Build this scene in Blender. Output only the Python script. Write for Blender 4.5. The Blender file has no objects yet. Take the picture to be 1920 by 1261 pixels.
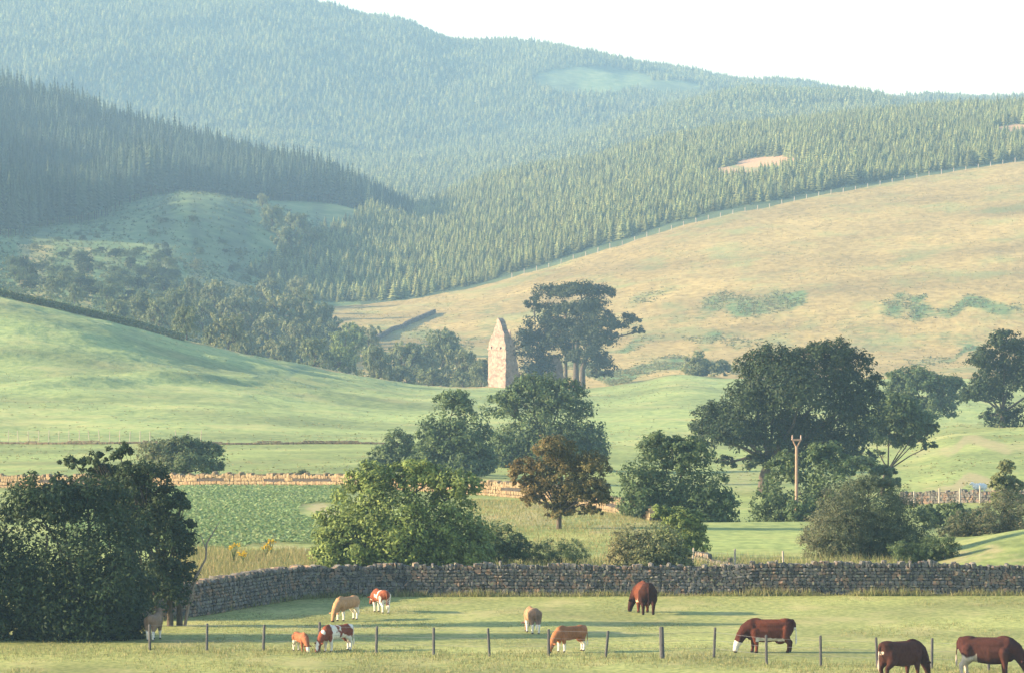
import bpy, bmesh, math, random
import numpy as np
from mathutils import Vector, Matrix

# ------------------------------------------------------------------ camera, sky, sun, exposure
SC = bpy.context.scene
COL = SC.collection
F = 1920 * 200 / 36.0            # focal length in photograph pixels (200 mm lens on 35 mm film)
H = 416.0                        # horizon row of the photograph
CZ = 15.6                        # eye height above the near pasture, metres
SUN_EL, SUN_AZ = 16.0, 4.0       # degrees; azimuth 0 = from straight left (-x), positive = towards the camera side

cam = bpy.data.cameras.new('camera')
cam.sensor_width = 36.0; cam.lens = 200.0
cam.clip_start = 1.0; cam.clip_end = 20000.0
cam_o = bpy.data.objects.new('camera', cam); COL.objects.link(cam_o)
cam_o.location = (0, 0, CZ)
cam_o.rotation_euler = (math.pi / 2 - math.atan((630.5 - H) / F), 0, 0)
SC.camera = cam_o

sun_dir = Vector((-math.cos(math.radians(SUN_AZ)) * math.cos(math.radians(SUN_EL)),
                  -math.sin(math.radians(SUN_AZ)) * math.cos(math.radians(SUN_EL)),
                  math.sin(math.radians(SUN_EL))))
world = bpy.data.worlds.new('World'); SC.world = world; world.use_nodes = True
wn = world.node_tree.nodes; wl = world.node_tree.links
sky = wn.new('ShaderNodeTexSky'); sky.sky_type = 'NISHITA'; sky.sun_disc = False
sky.sun_elevation = math.radians(SUN_EL)
sky.sun_rotation = math.atan2(sun_dir.x, sun_dir.y)
sky.air_density = 1.0; sky.dust_density = 0.7; sky.ozone_density = 1.0
wl.new(sky.outputs[0], wn['Background'].inputs[0])
wn['Background'].inputs[1].default_value = 0.125
sl = bpy.data.lights.new('sun', 'SUN'); sl.energy = 5.0; sl.angle = math.radians(0.6)
sl.color = (1.0, 0.785, 0.53)
so = bpy.data.objects.new('sun', sl); COL.objects.link(so)
so.rotation_euler = (-sun_dir).to_track_quat('-Z', 'Y').to_euler()
SC.view_settings.view_transform = 'Standard'; SC.view_settings.look = 'None'
SC.view_settings.exposure = 1.7; SC.view_settings.gamma = 1.0
SC.render.engine = 'CYCLES'
SC.cycles.use_denoising = True
SC.cycles.max_bounces = 4; SC.cycles.volume_bounces = 0
SC.cycles.transparent_max_bounces = 4
HAZE_DENSITY = 0.00015
HAZE_COLOR = (0.43, 0.725, 1.0)

# ------------------------------------------------------------------ helpers
rng = np.random.default_rng(11)
random.seed(5)

def tag(o, label=None, cat=None, group=None, kind=None):
    if label: o['label'] = label
    if cat: o['category'] = cat
    if group: o['group'] = group
    if kind: o['kind'] = kind
    return o

def empty(name, loc, rz=0.0):
    o = bpy.data.objects.new(name, None); COL.objects.link(o)
    o.location = loc; o.rotation_euler = (0, 0, rz); o.empty_display_size = 0.3
    return o

def link(name, me, parent=None, loc=None):
    o = bpy.data.objects.new(name, me); COL.objects.link(o)
    if parent: o.parent = parent
    if loc is not None: o.location = loc
    return o

def mesh_np(name, V, Fc, mat=None, attrs=None, smooth=False):
    """V (n,3), Fc (m,k) faces of one size; attrs: name -> (kind, per-vertex array)"""
    me = bpy.data.meshes.new(name)
    V = np.asarray(V, np.float32); Fc = np.asarray(Fc, np.int32)
    m, k = Fc.shape
    me.vertices.add(len(V)); me.vertices.foreach_set('co', V.ravel())
    me.loops.add(m * k); me.loops.foreach_set('vertex_index', Fc.ravel())
    me.polygons.add(m)
    me.polygons.foreach_set('loop_start', np.arange(0, m * k, k, dtype=np.int32))
    me.polygons.foreach_set('use_smooth', np.full(m, smooth))
    me.update(calc_edges=True)
    if attrs:
        for an, (kind, arr) in attrs.items():
            if kind == 'F':
                a = me.attributes.new(an, 'FLOAT', 'POINT'); a.data.foreach_set('value', np.asarray(arr, np.float32).ravel())
            else:
                arr = np.asarray(arr, np.float32)
                if arr.shape[1] == 3: arr = np.concatenate([arr, np.ones((len(arr), 1), np.float32)], 1)
                a = me.attributes.new(an, 'FLOAT_COLOR', 'POINT'); a.data.foreach_set('color', arr.ravel())
    if mat: me.materials.append(mat)
    return me

def pchip_slopes(X, Y):
    h = np.diff(X, axis=0); dl = np.diff(Y, axis=0) / h
    m = np.zeros_like(Y)
    w1 = 2 * h[1:] + h[:-1]; w2 = h[1:] + 2 * h[:-1]
    a, b = dl[:-1], dl[1:]
    ok = a * b > 0
    with np.errstate(divide='ignore', invalid='ignore'):
        hm = (w1 + w2) / (w1 / a + w2 / b)
    m[1:-1] = np.where(ok, hm, 0)
    m[0] = dl[0]; m[-1] = dl[-1]
    return m

def hermite(x, x0, x1, y0, y1, m0, m1):
    h = x1 - x0; t = np.clip((x - x0) / h, 0, 1)
    return ((1 + 2 * t) * (1 - t) ** 2 * y0 + t * (1 - t) ** 2 * h * m0 + t * t * (3 - 2 * t) * y1 + t * t * (t - 1) * h * m1)

def curve1(pts, x):
    """smooth monotone curve through (x, y) points, clamped outside"""
    P = np.asarray(pts, float); X, Y = P[:, 0], P[:, 1]
    x = np.clip(np.asarray(x, float), X[0], X[-1])
    if len(X) < 3: return np.interp(x, X, Y)
    m = pchip_slopes(X[:, None], Y[:, None])[:, 0]
    i = np.clip(np.searchsorted(X, x, 'right') - 1, 0, len(X) - 2)
    return hermite(x, X[i], X[i + 1], Y[i], Y[i + 1], m[i], m[i + 1])

def _hash(ix, iy, s):
    n = (ix.astype(np.int64) * 374761393 + iy.astype(np.int64) * 668265263 + s * 1442695041) & 0x7fffffff
    n = ((n ^ (n >> 13)) * 1274126177) & 0x7fffffff
    n = (n ^ (n >> 16)) & 0xffffff
    return n / float(0xffffff) * 2 - 1

def vnoise(x, y, s=0):
    x = np.asarray(x, float); y = np.asarray(y, float)
    ix = np.floor(x).astype(np.int64); iy = np.floor(y).astype(np.int64)
    fx = x - ix; fy = y - iy
    fx = fx * fx * fx * (fx * (6 * fx - 15) + 10); fy = fy * fy * fy * (fy * (6 * fy - 15) + 10)
    a = _hash(ix, iy, s); b = _hash(ix + 1, iy, s); c = _hash(ix, iy + 1, s); d = _hash(ix + 1, iy + 1, s)
    return (a * (1 - fx) + b * fx) * (1 - fy) + (c * (1 - fx) + d * fx) * fy

def fbm(x, y, s=0, o=4):
    r = 0; a = 0.5
    for k in range(o):
        r = r + a * vnoise(x, y, s + k * 17); x = x * 2.03; y = y * 2.03; a *= 0.5
    return r

def smooth01(x, a, b):
    t = np.clip((np.asarray(x, float) - a) / (b - a), 0, 1); return t * t * (3 - 2 * t)

# ------------------------------------------------------------------ materials
def new_mat(name):
    m = bpy.data.materials.new(name); m.use_nodes = True
    nt = m.node_tree; b = nt.nodes['Principled BSDF']
    b.inputs['Roughness'].default_value = 0.85
    b.inputs['Specular IOR Level'].default_value = 0.15
    return m, nt, b

def N(nt, t, **kw):
    n = nt.nodes.new(t)
    for k, v in kw.items(): setattr(n, k, v)
    return n

def mixc(nt, fac, a, b):
    n = nt.nodes.new('ShaderNodeMix'); n.data_type = 'RGBA'
    for sock, v in ((n.inputs[0], fac), (n.inputs[6], a), (n.inputs[7], b)):
        if hasattr(v, 'is_linked'): nt.links.new(v, sock)
        elif isinstance(v, tuple): sock.default_value = (*v, 1) if len(v) == 3 else v
        else: sock.default_value = v
    return n.outputs[2]

def ramp(nt, fac, p0, p1):
    n = nt.nodes.new('ShaderNodeMapRange'); n.inputs[1].default_value = p0; n.inputs[2].default_value = p1
    n.interpolation_type = 'SMOOTHSTEP'
    nt.links.new(fac, n.inputs[0]); return n.outputs[0]

def noise(nt, scale, detail=4, stretch=None, rough=0.55, coord=None):
    if coord is None:
        g = nt.nodes.new('ShaderNodeNewGeometry'); coord = g.outputs['Position']
    if stretch:
        mp = nt.nodes.new('ShaderNodeMapping'); mp.inputs['Scale'].default_value = stretch
        nt.links.new(coord, mp.inputs[0]); coord = mp.outputs[0]
    n = nt.nodes.new('ShaderNodeTexNoise'); n.inputs['Scale'].default_value = scale
    n.inputs['Detail'].default_value = detail; n.inputs['Roughness'].default_value = rough
    nt.links.new(coord, n.inputs['Vector'])
    return n.outputs['Fac']

def attr(nt, name, out='Fac'):
    a = nt.nodes.new('ShaderNodeAttribute'); a.attribute_name = name
    return a.outputs[out]

def bump(nt, b, h, strength, dist):
    n = nt.nodes.new('ShaderNodeBump'); n.inputs['Strength'].default_value = strength; n.inputs['Distance'].default_value = dist
    nt.links.new(h, n.inputs['Height']); nt.links.new(n.outputs[0], b.inputs['Normal'])

def ground_mat(name, fine, big, c_lo, c_hi, c_patch, patch_amt=0.6, bump_d=0.1, alt=None, bare=None):
    """grassy ground: fine and broad noise between two tones, patches of a third; 'cover' attribute fades to alt"""
    m, nt, b = new_mat(name)
    n1 = noise(nt, fine, 5, (1, 0.45, 1)); n2 = noise(nt, big, 4); n3 = noise(nt, big * 3.1, 5, (1, .5, 1), .65)
    c = mixc(nt, ramp(nt, n1, .3, .7), c_lo, c_hi)
    f = N(nt, 'ShaderNodeMath', operation='MULTIPLY'); nt.links.new(ramp(nt, n3, .48, .68), f.inputs[0]); f.inputs[1].default_value = patch_amt
    c = mixc(nt, f.outputs[0], c, c_patch)
    hv = N(nt, 'ShaderNodeHueSaturation'); nt.links.new(c, hv.inputs['Color'])
    mr = nt.nodes.new('ShaderNodeMapRange'); mr.inputs[1].default_value = .3; mr.inputs[2].default_value = .7
    mr.inputs[3].default_value = .7; mr.inputs[4].default_value = 1.3; nt.links.new(n2, mr.inputs[0])
    nt.links.new(mr.outputs[0], hv.inputs['Value']); c = hv.outputs[0]
    if alt:
        av = attr(nt, 'cover')
        nb = noise(nt, fine * .7, 5)
        md = N(nt, 'ShaderNodeMath', operation='MULTIPLY_ADD'); nt.links.new(nb, md.inputs[0]); md.inputs[1].default_value = 1.1
        md.inputs[2].default_value = -.55
        ad = N(nt, 'ShaderNodeMath', operation='ADD'); nt.links.new(av, ad.inputs[0]); nt.links.new(md.outputs[0], ad.inputs[1])
        ca = mixc(nt, ramp(nt, n1, .3, .7), alt[0], alt[1])
        c = mixc(nt, ramp(nt, ad.outputs[0], .15, .85), c, ca)
    if bare: c = mixc(nt, ramp(nt, attr(nt, 'bare'), .2, .8), c, bare)
    nt.links.new(c, b.inputs['Base Color'])
    # the nap of standing grass: catches light at grazing angles
    b.inputs['Sheen Weight'].default_value = .18; b.inputs['Sheen Roughness'].default_value = .45
    nt.links.new(c, b.inputs['Sheen Tint'])
    bump(nt, b, n1, .6, bump_d)
    return m

def leaf_mat(name, dark, light, var=None, trans=0.3):
    """foliage: 'tint' attribute (per leaf clump, 0..1) runs dark -> light, 'warm' towards var"""
    m, nt, b = new_mat(name)
    c = mixc(nt, attr(nt, 'tint'), dark, light)
    if var: c = mixc(nt, attr(nt, 'warm'), c, var)
    nt.links.new(c, b.inputs['Base Color']); b.inputs['Roughness'].default_value = .6
    tr = N(nt, 'ShaderNodeBsdfTranslucent'); nt.links.new(c, tr.inputs[0])
    mx = N(nt, 'ShaderNodeMixShader'); mx.inputs[0].default_value = trans
    nt.links.new(b.outputs[0], mx.inputs[1]); nt.links.new(tr.outputs[0], mx.inputs[2])
    nt.links.new(mx.outputs[0], nt.nodes['Material Output'].inputs['Surface'])
    return m

def plain_mat(name, c1, c2, scale=8, bd=.02, rough=.85, stretch=None, coord='world'):
    m, nt, b = new_mat(name)
    co = None
    if coord == 'obj':
        t = nt.nodes.new('ShaderNodeTexCoord'); co = t.outputs['Object']
    n1 = noise(nt, scale, 5, stretch, .6, co)
    nt.links.new(mixc(nt, ramp(nt, n1, .3, .7), c1, c2), b.inputs['Base Color'])
    b.inputs['Roughness'].default_value = rough
    bump(nt, b, n1, .6, bd)
    return m

M = {}
M['pasture'] = ground_mat('pasture_grass', 4.0, .12, (.15, .175, .05), (.28, .29, .095), (.34, .30, .13), .6, .06)
M['crop'] = ground_mat('crop_soil', 2.0, .1, (.06, .10, .035), (.11, .15, .06), (.15, .15, .07), .5, .08, alt=((.26, .20, .09), (.36, .25, .12)))
M['meadow'] = ground_mat('meadow_grass', 1.6, .05, (.13, .17, .05), (.225, .265, .082), (.29, .28, .10), .55, .1, alt=((.24, .22, .10), (.30, .26, .13)))
M['hillfield'] = ground_mat('hill_pasture_grass', .9, .03, (.15, .20, .066), (.25, .29, .098), (.32, .305, .115), .65, .25, alt=((.09, .14, .06), (.13, .18, .08)))
M['moor'] = ground_mat('moor_grass', .55, .018, (.23, .17, .058), (.355, .265, .098), (.20, .225, .08), .7, .5, alt=((.075, .125, .04), (.14, .19, .065)))
M['forestfloor'] = ground_mat('forest_floor', .15, .006, (.05, .075, .03), (.085, .11, .045), (.10, .12, .05), .5, .5, alt=((.09, .14, .045), (.17, .205, .075)), bare=(.44, .27, .14))
M['stone'] = None

def stone_mat(name, t0, t1, t2, lichen, cell):
    tones = (t0, t1, t2)
    m, nt, b = new_mat(name)
    g = nt.nodes.new('ShaderNodeNewGeometry')
    v = N(nt, 'ShaderNodeTexVoronoi'); v.inputs['Scale'].default_value = cell; nt.links.new(g.outputs['Position'], v.inputs['Vector'])
    sx = N(nt, 'ShaderNodeSeparateColor'); nt.links.new(v.outputs['Color'], sx.inputs[0])
    c = mixc(nt, sx.outputs[0], tones[0], tones[1])
    c = mixc(nt, ramp(nt, sx.outputs[1], .7, .95), c, tones[2])
    n1 = noise(nt, 9, 6, None, .65)
    c = mixc(nt, ramp(nt, n1, .52, .66), c, lichen)
    nt.links.new(c, b.inputs['Base Color']); b.inputs['Roughness'].default_value = .92
    bump(nt, b, noise(nt, 30, 5), .5, .02)
    return m
M['stone'] = stone_mat('wall_stone', (.055, .053, .052), (.175, .162, .145), (.24, .16, .11), (.23, .23, .14), 4.6)
M['stone_tan'] = stone_mat('tan_wall_stone', (.16, .12, .07), (.27, .205, .12), (.21, .14, .08), (.25, .22, .13), 3.0)
M['core'] = plain_mat('wall_core', (.03, .027, .024), (.06, .053, .046), 6)
M['rubble'] = stone_mat('tower_rubble', (.23, .16, .125), (.37, .275, .21), (.17, .125, .10), (.32, .26, .19), 2.6)
M['bark'] = plain_mat('bark', (.055, .045, .035), (.13, .105, .08), 6, .03, .9, (3, 3, .6))
M['deadwood'] = plain_mat('dead_wood', (.17, .14, .12), (.28, .23, .19), 8, .02, .9, (3, 3, .6))
M['post'] = plain_mat('weathered_post', (.055, .055, .06), (.12, .115, .11), 12, .01, .9, (3, 3, .4))
M['post_pale'] = plain_mat('pale_post', (.33, .28, .21), (.48, .41, .32), 12, .01, .9, (3, 3, .4))
M['pole'] = plain_mat('pole_wood', (.30, .19, .13), (.42, .28, .19), 10, .01, .8, (3, 3, .3))
M['wire'] = plain_mat('fence_wire', (.16, .16, .16), (.24, .24, .24), 40, .001, .5)
M['ceramic'] = plain_mat('insulator_ceramic', (.35, .24, .18), (.45, .32, .24), 20, .001, .3)

# ------------------------------------------------------------------ terrain
# Each feature line runs across the valley: (column in the photograph, row, distance in m). Height follows from the row.
LINES = [
 [(-1100, None, 60, 1.0), (3020, None, 60, 1.0)],
 [(-1100, None, 120, 0.0), (3020, None, 120, 0.0)],
 [(-1100, None, 200, 0.0), (3020, None, 200, 0.0)],
 [(-1100, None, 243, 0.0), (3020, None, 243, 0.0)],
 # behind the long wall, right side rising
 [(-1100, 1051, 262), (1600, 1051, 262), (1700, 1050, 262), (1800, 1028, 262), (1900, 1003, 262), (2220, 960, 262), (3020, 930, 262)],
 [(-1100, 1000, 288), (600, 1000, 288), (900, 993, 288), (1100, 988, 288), (1500, 986, 291), (1650, 990, 291), (1800, 1005, 288), (1950, 995, 288), (3020, 985, 288)],
 # tan drystone wall
 [(-1100, 915, 430), (0, 913, 412), (300, 912, 400), (620, 912, 386), (900, 926, 364), (1030, 940, 346), (1150, 962, 330), (1230, 985, 320), (1350, 1008, 342), (1500, 1012, 350), (1650, 1004, 350), (1800, 985, 345), (1950, 975, 345), (3020, 975, 345)],
 [(-1100, 884, 480), (700, 884, 470), (900, 893, 465), (1200, 915, 455), (1450, 921, 445), (1700, 946, 436), (1850, 946, 430), (1950, 944, 430), (3020, 940, 430)],
 [(-1100, 832, 570), (750, 832, 565), (1000, 834, 585), (1300, 840, 580), (1500, 845, 570), (1700, 836, 560), (1800, 818, 560), (1900, 814, 560), (2200, 805, 560), (3020, 800, 560)],
 [(-1100, 670, 750), (20, 706, 750), (400, 730, 750), (800, 772, 760), (1100, 775, 760), (1300, 768, 760), (1500, 775, 760), (1900, 790, 740), (3020, 770, 740)],
 [(-1100, 410, 880), (-300, 505, 880), (20, 561, 880), (180, 598, 885), (340, 640, 900), (470, 668, 920), (590, 690, 940), (700, 708, 955), (800, 722, 970), (920, 727, 990), (1080, 729, 1000), (1200, 716, 1000), (1280, 702, 1000), (1370, 708, 1000), (1500, 712, 1000), (1900, 706, 1000), (3020, 690, 1000)],
 [(-1100, 400, 1050), (-300, 510, 1050), (20, 590, 1050), (340, 668, 1050), (590, 718, 1070), (800, 735, 1080), (950, 734, 1080), (1100, 722, 1080), (1280, 706, 1080), (1900, 700, 1080), (3020, 680, 1080)],
 [(-1100, 350, 1200), (-300, 460, 1200), (20, 546, 1200), (200, 562, 1200), (340, 602, 1200), (590, 690, 1200), (700, 690, 1200), (900, 693, 1200), (1000, 692, 1200), (1200, 686, 1200), (1500, 680, 1200), (1900, 674, 1200), (3020, 660, 1200)],
 [(-1100, 290, 1350), (-300, 410, 1350), (20, 500, 1350), (200, 522, 1350), (400, 572, 1350), (560, 618, 1350), (700, 628, 1350), (800, 628, 1350), (900, 620, 1350), (1200, 590, 1350), (1500, 560, 1350), (1900, 530, 1350), (3020, 480, 1350)],
 # upper fence of the moor / foot of the plantation; foot of the tall forest on the left
 [(-1100, 180, 1500), (-300, 355, 1500), (20, 456, 1500), (120, 462, 1500), (300, 478, 1500), (450, 530, 1500), (560, 566, 1500), (640, 573, 1490), (720, 568, 1500), (800, 556, 1510), (900, 536, 1530), (1000, 508, 1550), (1160, 460, 1580), (1300, 418, 1610), (1500, 376, 1650), (1700, 338, 1690), (1900, 306, 1720), (2220, 262, 1760), (3020, 220, 1800)],
 [(-1100, 110, 1800), (-300, 285, 1800), (20, 385, 1800), (90, 390, 1800), (200, 388, 1800), (280, 376, 1800), (350, 362, 1800), (500, 392, 1800), (600, 440, 1800), (660, 455, 1800), (750, 462, 1800), (900, 440, 1800), (1000, 420, 1800), (1200, 372, 1810), (1500, 305, 1830), (1700, 277, 1850), (1900, 255, 1870), (3020, 180, 1950)],
 [(-1100, 70, 2000), (-300, 225, 2000), (20, 318, 2000), (200, 350, 2000), (350, 365, 2000), (500, 376, 2000), (620, 383, 2000), (700, 400, 2000), (800, 420, 2000), (900, 402, 2000), (1000, 380, 2000), (1200, 334, 2000), (1500, 268, 2000), (1700, 243, 2000), (1900, 228, 2000), (3020, 160, 2050)],
 [(-1100, -10, 2350), (-300, 150, 2350), (20, 228, 2350), (130, 258, 2350), (280, 296, 2350), (420, 340, 2350), (560, 370, 2350), (700, 396, 2350), (770, 404, 2350), (830, 384, 2350), (900, 352, 2350), (1100, 308, 2350), (1300, 266, 2350), (1500, 236, 2350), (1700, 219, 2350), (1900, 212, 2350), (3020, 150, 2350)],
 [(-1100, 250, 2550), (20, 330, 2550), (420, 390, 2550), (700, 412, 2550), (800, 402, 2550), (1000, 352, 2550), (1300, 292, 2550), (1500, 254, 2550), (1900, 226, 2550), (3020, 160, 2550)],
 [(-1100, 240, 2900), (20, 300, 2900), (400, 332, 2900), (700, 348, 2900), (800, 348, 2900), (1000, 322, 2900), (1100, 298, 2900), (1200, 270, 2900), (1300, 242, 2900), (1500, 222, 2900), (1900, 218, 2900), (3020, 180, 2900)],
 [(-1100, 200, 3200), (20, 255, 3200), (400, 302, 3200), (700, 322, 3200), (900, 305, 3200), (1040, 284, 3200), (1200, 222, 3200), (1330, 186, 3200), (1450, 174, 3200), (1600, 180, 3200), (1700, 202, 3200), (1900, 208, 3200), (3020, 190, 3200)],
 [(-1100, 170, 3450), (20, 220, 3450), (400, 262, 3450), (700, 290, 3450), (900, 285, 3450), (1040, 268, 3450), (1200, 236, 3450), (1330, 205, 3450), (1450, 196, 3450), (1700, 208, 3450), (1900, 211, 3450), (3020, 195, 3450)],
 [(-1100, -90, 4300), (20, -50, 4300), (300, -25, 4300), (500, 5, 4300), (640, 32, 4300), (760, 56, 4300), (850, 84, 4300), (1000, 92, 4300), (1200, 126, 4300), (1450, 167, 4300), (1620, 188, 4300), (1690, 203, 4300), (1750, 195, 4300), (1900, 202, 4300), (3020, 190, 4300)],
 [(-1100, 20, 5200), (640, 130, 5200), (1200, 200, 5200), (1900, 250, 5200), (3020, 240, 5200)],
]
def line_eval(ln, px):
    d = curve1([(p[0], p[2]) for p in ln], px)
    if ln[0][1] is None:
        z = curve1([(p[0], p[3]) for p in ln], px)
    else:
        z = CZ - (curve1([(p[0], p[1]) for p in ln], px) - H) * d / F
    return d, z

def profile(px):
    px = np.atleast_1d(np.asarray(px, float))
    D = np.stack([line_eval(l, px)[0] for l in LINES]); Z = np.stack([line_eval(l, px)[1] for l in LINES])
    return D, Z, pchip_slopes(D, Z)

def relief(x, y):
    """uneven ground, stronger with distance (rolling hill ground)"""
    a1 = .05 + .10 * smooth01(y, 250, 400) + .35 * smooth01(y, 480, 800)
    a2 = .5 * smooth01(y, 1050, 1400) + 7.0 * smooth01(y, 2400, 3600)
    z = a1 * fbm(x / 9.0, y / 16.0, 3, 4) + a2 * fbm(x / 70.0, y / 120.0, 9, 4)
    z = z + .55 * smooth01(y, 560, 660) * (1 - smooth01(y, 850, 880)) * fbm(x / 22.0, y / 40.0, 31, 3)
    # a spur on the left hill pasture whose right flank falls away
    c = 742 + (x + 55) * 3.2
    z = z + 1.0 * np.exp(-((y - c) / 17.0) ** 2) * smooth01(x, -70, -55) * (1 - smooth01(x, -44, -30)) * (y > 600) * (y < 900)
    return z

_pcols = np.arange(-1100, 3021, 10.0)
_PD, _PZ, _PM = profile(_pcols)
def height(x, y):
    """terrain height at world x, y"""
    x = np.atleast_1d(np.asarray(x, float)); y = np.atleast_1d(np.asarray(y, float))
    px = np.clip(960 + F * x / np.maximum(y, 1), -1100, 3020)
    fi = (px + 1100) / 10.0; i0 = np.clip(fi.astype(int), 0, len(_pcols) - 2); t = fi - i0
    out = 0
    for ii, w in ((i0, 1 - t), (i0 + 1, t)):
        D = _PD[:, ii]; Z = _PZ[:, ii]; Mm = _PM[:, ii]
        k = np.clip((D <= y[None]).sum(0) - 1, 0, len(LINES) - 2)
        c = np.arange(len(x))
        out = out + w * hermite(y, D[k, c], D[k + 1, c], Z[k, c], Z[k + 1, c], Mm[k, c], Mm[k + 1, c])
    return out + relief(x, y)
terrain_z = height
def gz(x, y): return float(height([x], [y])[0])
def on(px, d):
    """ground point in column px at distance d"""
    x = (px - 960) * d / F; return Vector((x, d, gz(x, d)))
def cast(px, py, d0=120, d1=5000):
    """first ground point seen along the ray of pixel (px, py)"""
    d = np.geomspace(d0, d1, 3000); x = (px - 960) * d / F
    zr = CZ - (py - H) * d / F; g = height(x, d)
    k = np.argmax(g >= zr); return Vector((x[k], d[k], g[k]))
def to_px(x, y, z): return 960 + F * x / y, H - F * (z - CZ) / y

# polygonal cover masks, given as outlines in the photograph and carried onto the ground
def in_poly(px, py, poly):
    r = np.zeros(px.shape, bool); n = len(poly); j = n - 1
    for i in range(n):
        xi, yi = poly[i]; xj, yj = poly[j]
        c = ((yi > py) != (yj > py)) & (px < (xj - xi) * (py - yi) / (yj - yi + 1e-9) + xi)
        r ^= c; j = i
    return r
def blob(px, py, cx, cy, rx, ry):
    return np.clip(1.3 - ((px - cx) / rx) ** 2 - ((py - cy) / ry) ** 2, 0, 1)

COLS = np.concatenate([np.arange(-1100, -100, 25.0), np.arange(-100, 2021, 6.0), np.arange(2025, 3021, 25.0)])
def strip(name, i0, i1, n_rows, mat, cover=None, bare=None):
    """terrain between feature lines i0..i1 as one sheet"""
    D, Z, Mm = profile(COLS)
    rows_d, rows_z = [], []
    for k in range(i0, i1):
        n = n_rows[k - i0]
        for j in range(n + (1 if k == i1 - 1 else 0)):
            t = j / n
            y = D[k] * (1 - t) + D[k + 1] * t
            rows_d.append(y); rows_z.append(hermite(y, D[k], D[k + 1], Z[k], Z[k + 1], Mm[k], Mm[k + 1]))
    Y = np.stack(rows_d); X = (COLS[None] - 960) * Y / F
    Zg = np.stack(rows_z) + relief(X, Y)
    nr, nc = Y.shape
    V = np.stack([X, Y, Zg], -1).reshape(-1, 3)
    idx = np.arange(nr * nc).reshape(nr, nc)
    Fc = np.stack([idx[:-1, :-1], idx[:-1, 1:], idx[1:, 1:], idx[1:, :-1]], -1).reshape(-1, 4)
    at = {}
    if cover:
        px, py = to_px(X, Y, Zg); k = np.maximum(Y / 350.0, 1.0)
        wx = fbm(X / (3.2 * k), Y / (9 * k), 71, 4); wy = fbm(X / (3.2 * k), Y / (9 * k), 83, 4)
        c = cover(px + 70 * wx, py + 30 * wy, X, Y)
        at['cover'] = ('F', np.clip(c * (.75 + .9 * fbm(X / (1.2 * k), Y / (4 * k), 57, 3)), 0, 1))
    if bare: at['bare'] = ('F', np.clip(bare(px + 40 * wx, py + 14 * wy), 0, 1))
    o = link(name, mesh_np(name, V, Fc, mat, at, True)); o['kind'] = 'structure'
    return o

strip('pasture', 0, 3, [4, 40, 60], M['pasture'])
def cov_crop(px, py, X, Y):
    c = blob(px, py, 600, 958, 45, 16) + blob(px, py, 540, 1040, 110, 22) + blob(px, py, 430, 1060, 70, 25)
    return c * (px < 660)
def cov_meadow(px, py, X, Y):
    c = .75 * (blob(px, py, 1000, 955, 110, 20)) + .6 * blob(px, py, 1160, 990, 60, 30) + .9 * blob(px, py, 1850, 905, 130, 14) + .6 * blob(px, py, 1400, 900, 70, 30) + .7 * blob(px, py, 1850, 830, 200, 12)
    return c + .8 * blob(px, py, 1830, 1038, 130, 10)
strip('bank', 3, 5, [16, 20], M['crop'] if False else M['meadow'], lambda px, py, X, Y: cov_crop(px, py, X, Y) + cov_meadow(px, py, X, Y))
strip('lower_fields', 5, 8, [60, 40, 40], M['meadow'], lambda px, py, X, Y: cov_crop(px, py, X, Y) + cov_meadow(px, py, X, Y))
def cov_hill(px, py, X, Y):
    return .7 * blob(px, py, 560, 700, 260, 14) + .4 * blob(px, py, 250, 605, 250, 30)
strip('hill_pasture', 8, 10, [70, 70], M['hillfield'], cov_hill)
def cov_moor(px, py, X, Y):
    c = blob(px, py, 1420, 572, 115, 22) + blob(px, py, 1710, 565, 75, 20) + .8 * blob(px, py, 1830, 572, 70, 14) + blob(px, py, 1720, 540, 40, 8)
    c = c + .9 * blob(px, py, 1200, 692, 260, 14) + .6 * blob(px, py, 1190, 640, 60, 12) + .6 * blob(px, py, 1370, 640, 110, 12) + .6 * blob(px, py, 1770, 660, 60, 8)
    c = c + .8 * blob(px, py, 1200, 560, 60, 14) * .6 + .7 * blob(px, py, 800, 640, 70, 20) + .6 * blob(px, py, 720, 560, 60, 10)
    if np.ndim(X): c = c + .5 * smooth01(py, 500, 620) * smooth01(fbm(X / 16, Y / 34, 91, 3), .0, .3)
    left = 1 - smooth01(px, 560, 660)
    pale = .35 * blob(px, py, 330, 385, 100, 25) + .3 * blob(px, py, 410, 430, 90, 25)
    return np.where(px < 660, np.maximum(left * (1 - pale), c), c)
strip('moor_hillside', 10, 14, [14, 24, 30, 50], M['moor'], cov_moor)
def cov_forest(px, py, X, Y):
    c = blob(px, py, 1450, 306, 90, 20) + .8 * blob(px, py, 1390, 320, 70, 14) + blob(px, py, 1900, 240, 45, 12)
    c = c + .6 * blob(px, py, 330, 380, 130, 22) + .5 * blob(px, py, 450, 410, 120, 40) + .6 * blob(px, py, 620, 400, 60, 16)
    c = c + blob(px, py, 1110, 148, 130, 30) + blob(px, py, 1270, 150, 60, 24)
    c = np.maximum(c, .95 * (px < 700) * (Y < 2010) * (py > 352))
    return c
strip('forest_hills', 14, 23, [30, 20, 24, 10, 14, 16, 10, 50, 6], M['forestfloor'], cov_forest, lambda px, py: blob(px, py, 1455, 304, 85, 12) + blob(px, py, 1900, 236, 45, 8) + .6 * blob(px, py, 1370, 322, 60, 10))

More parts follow.
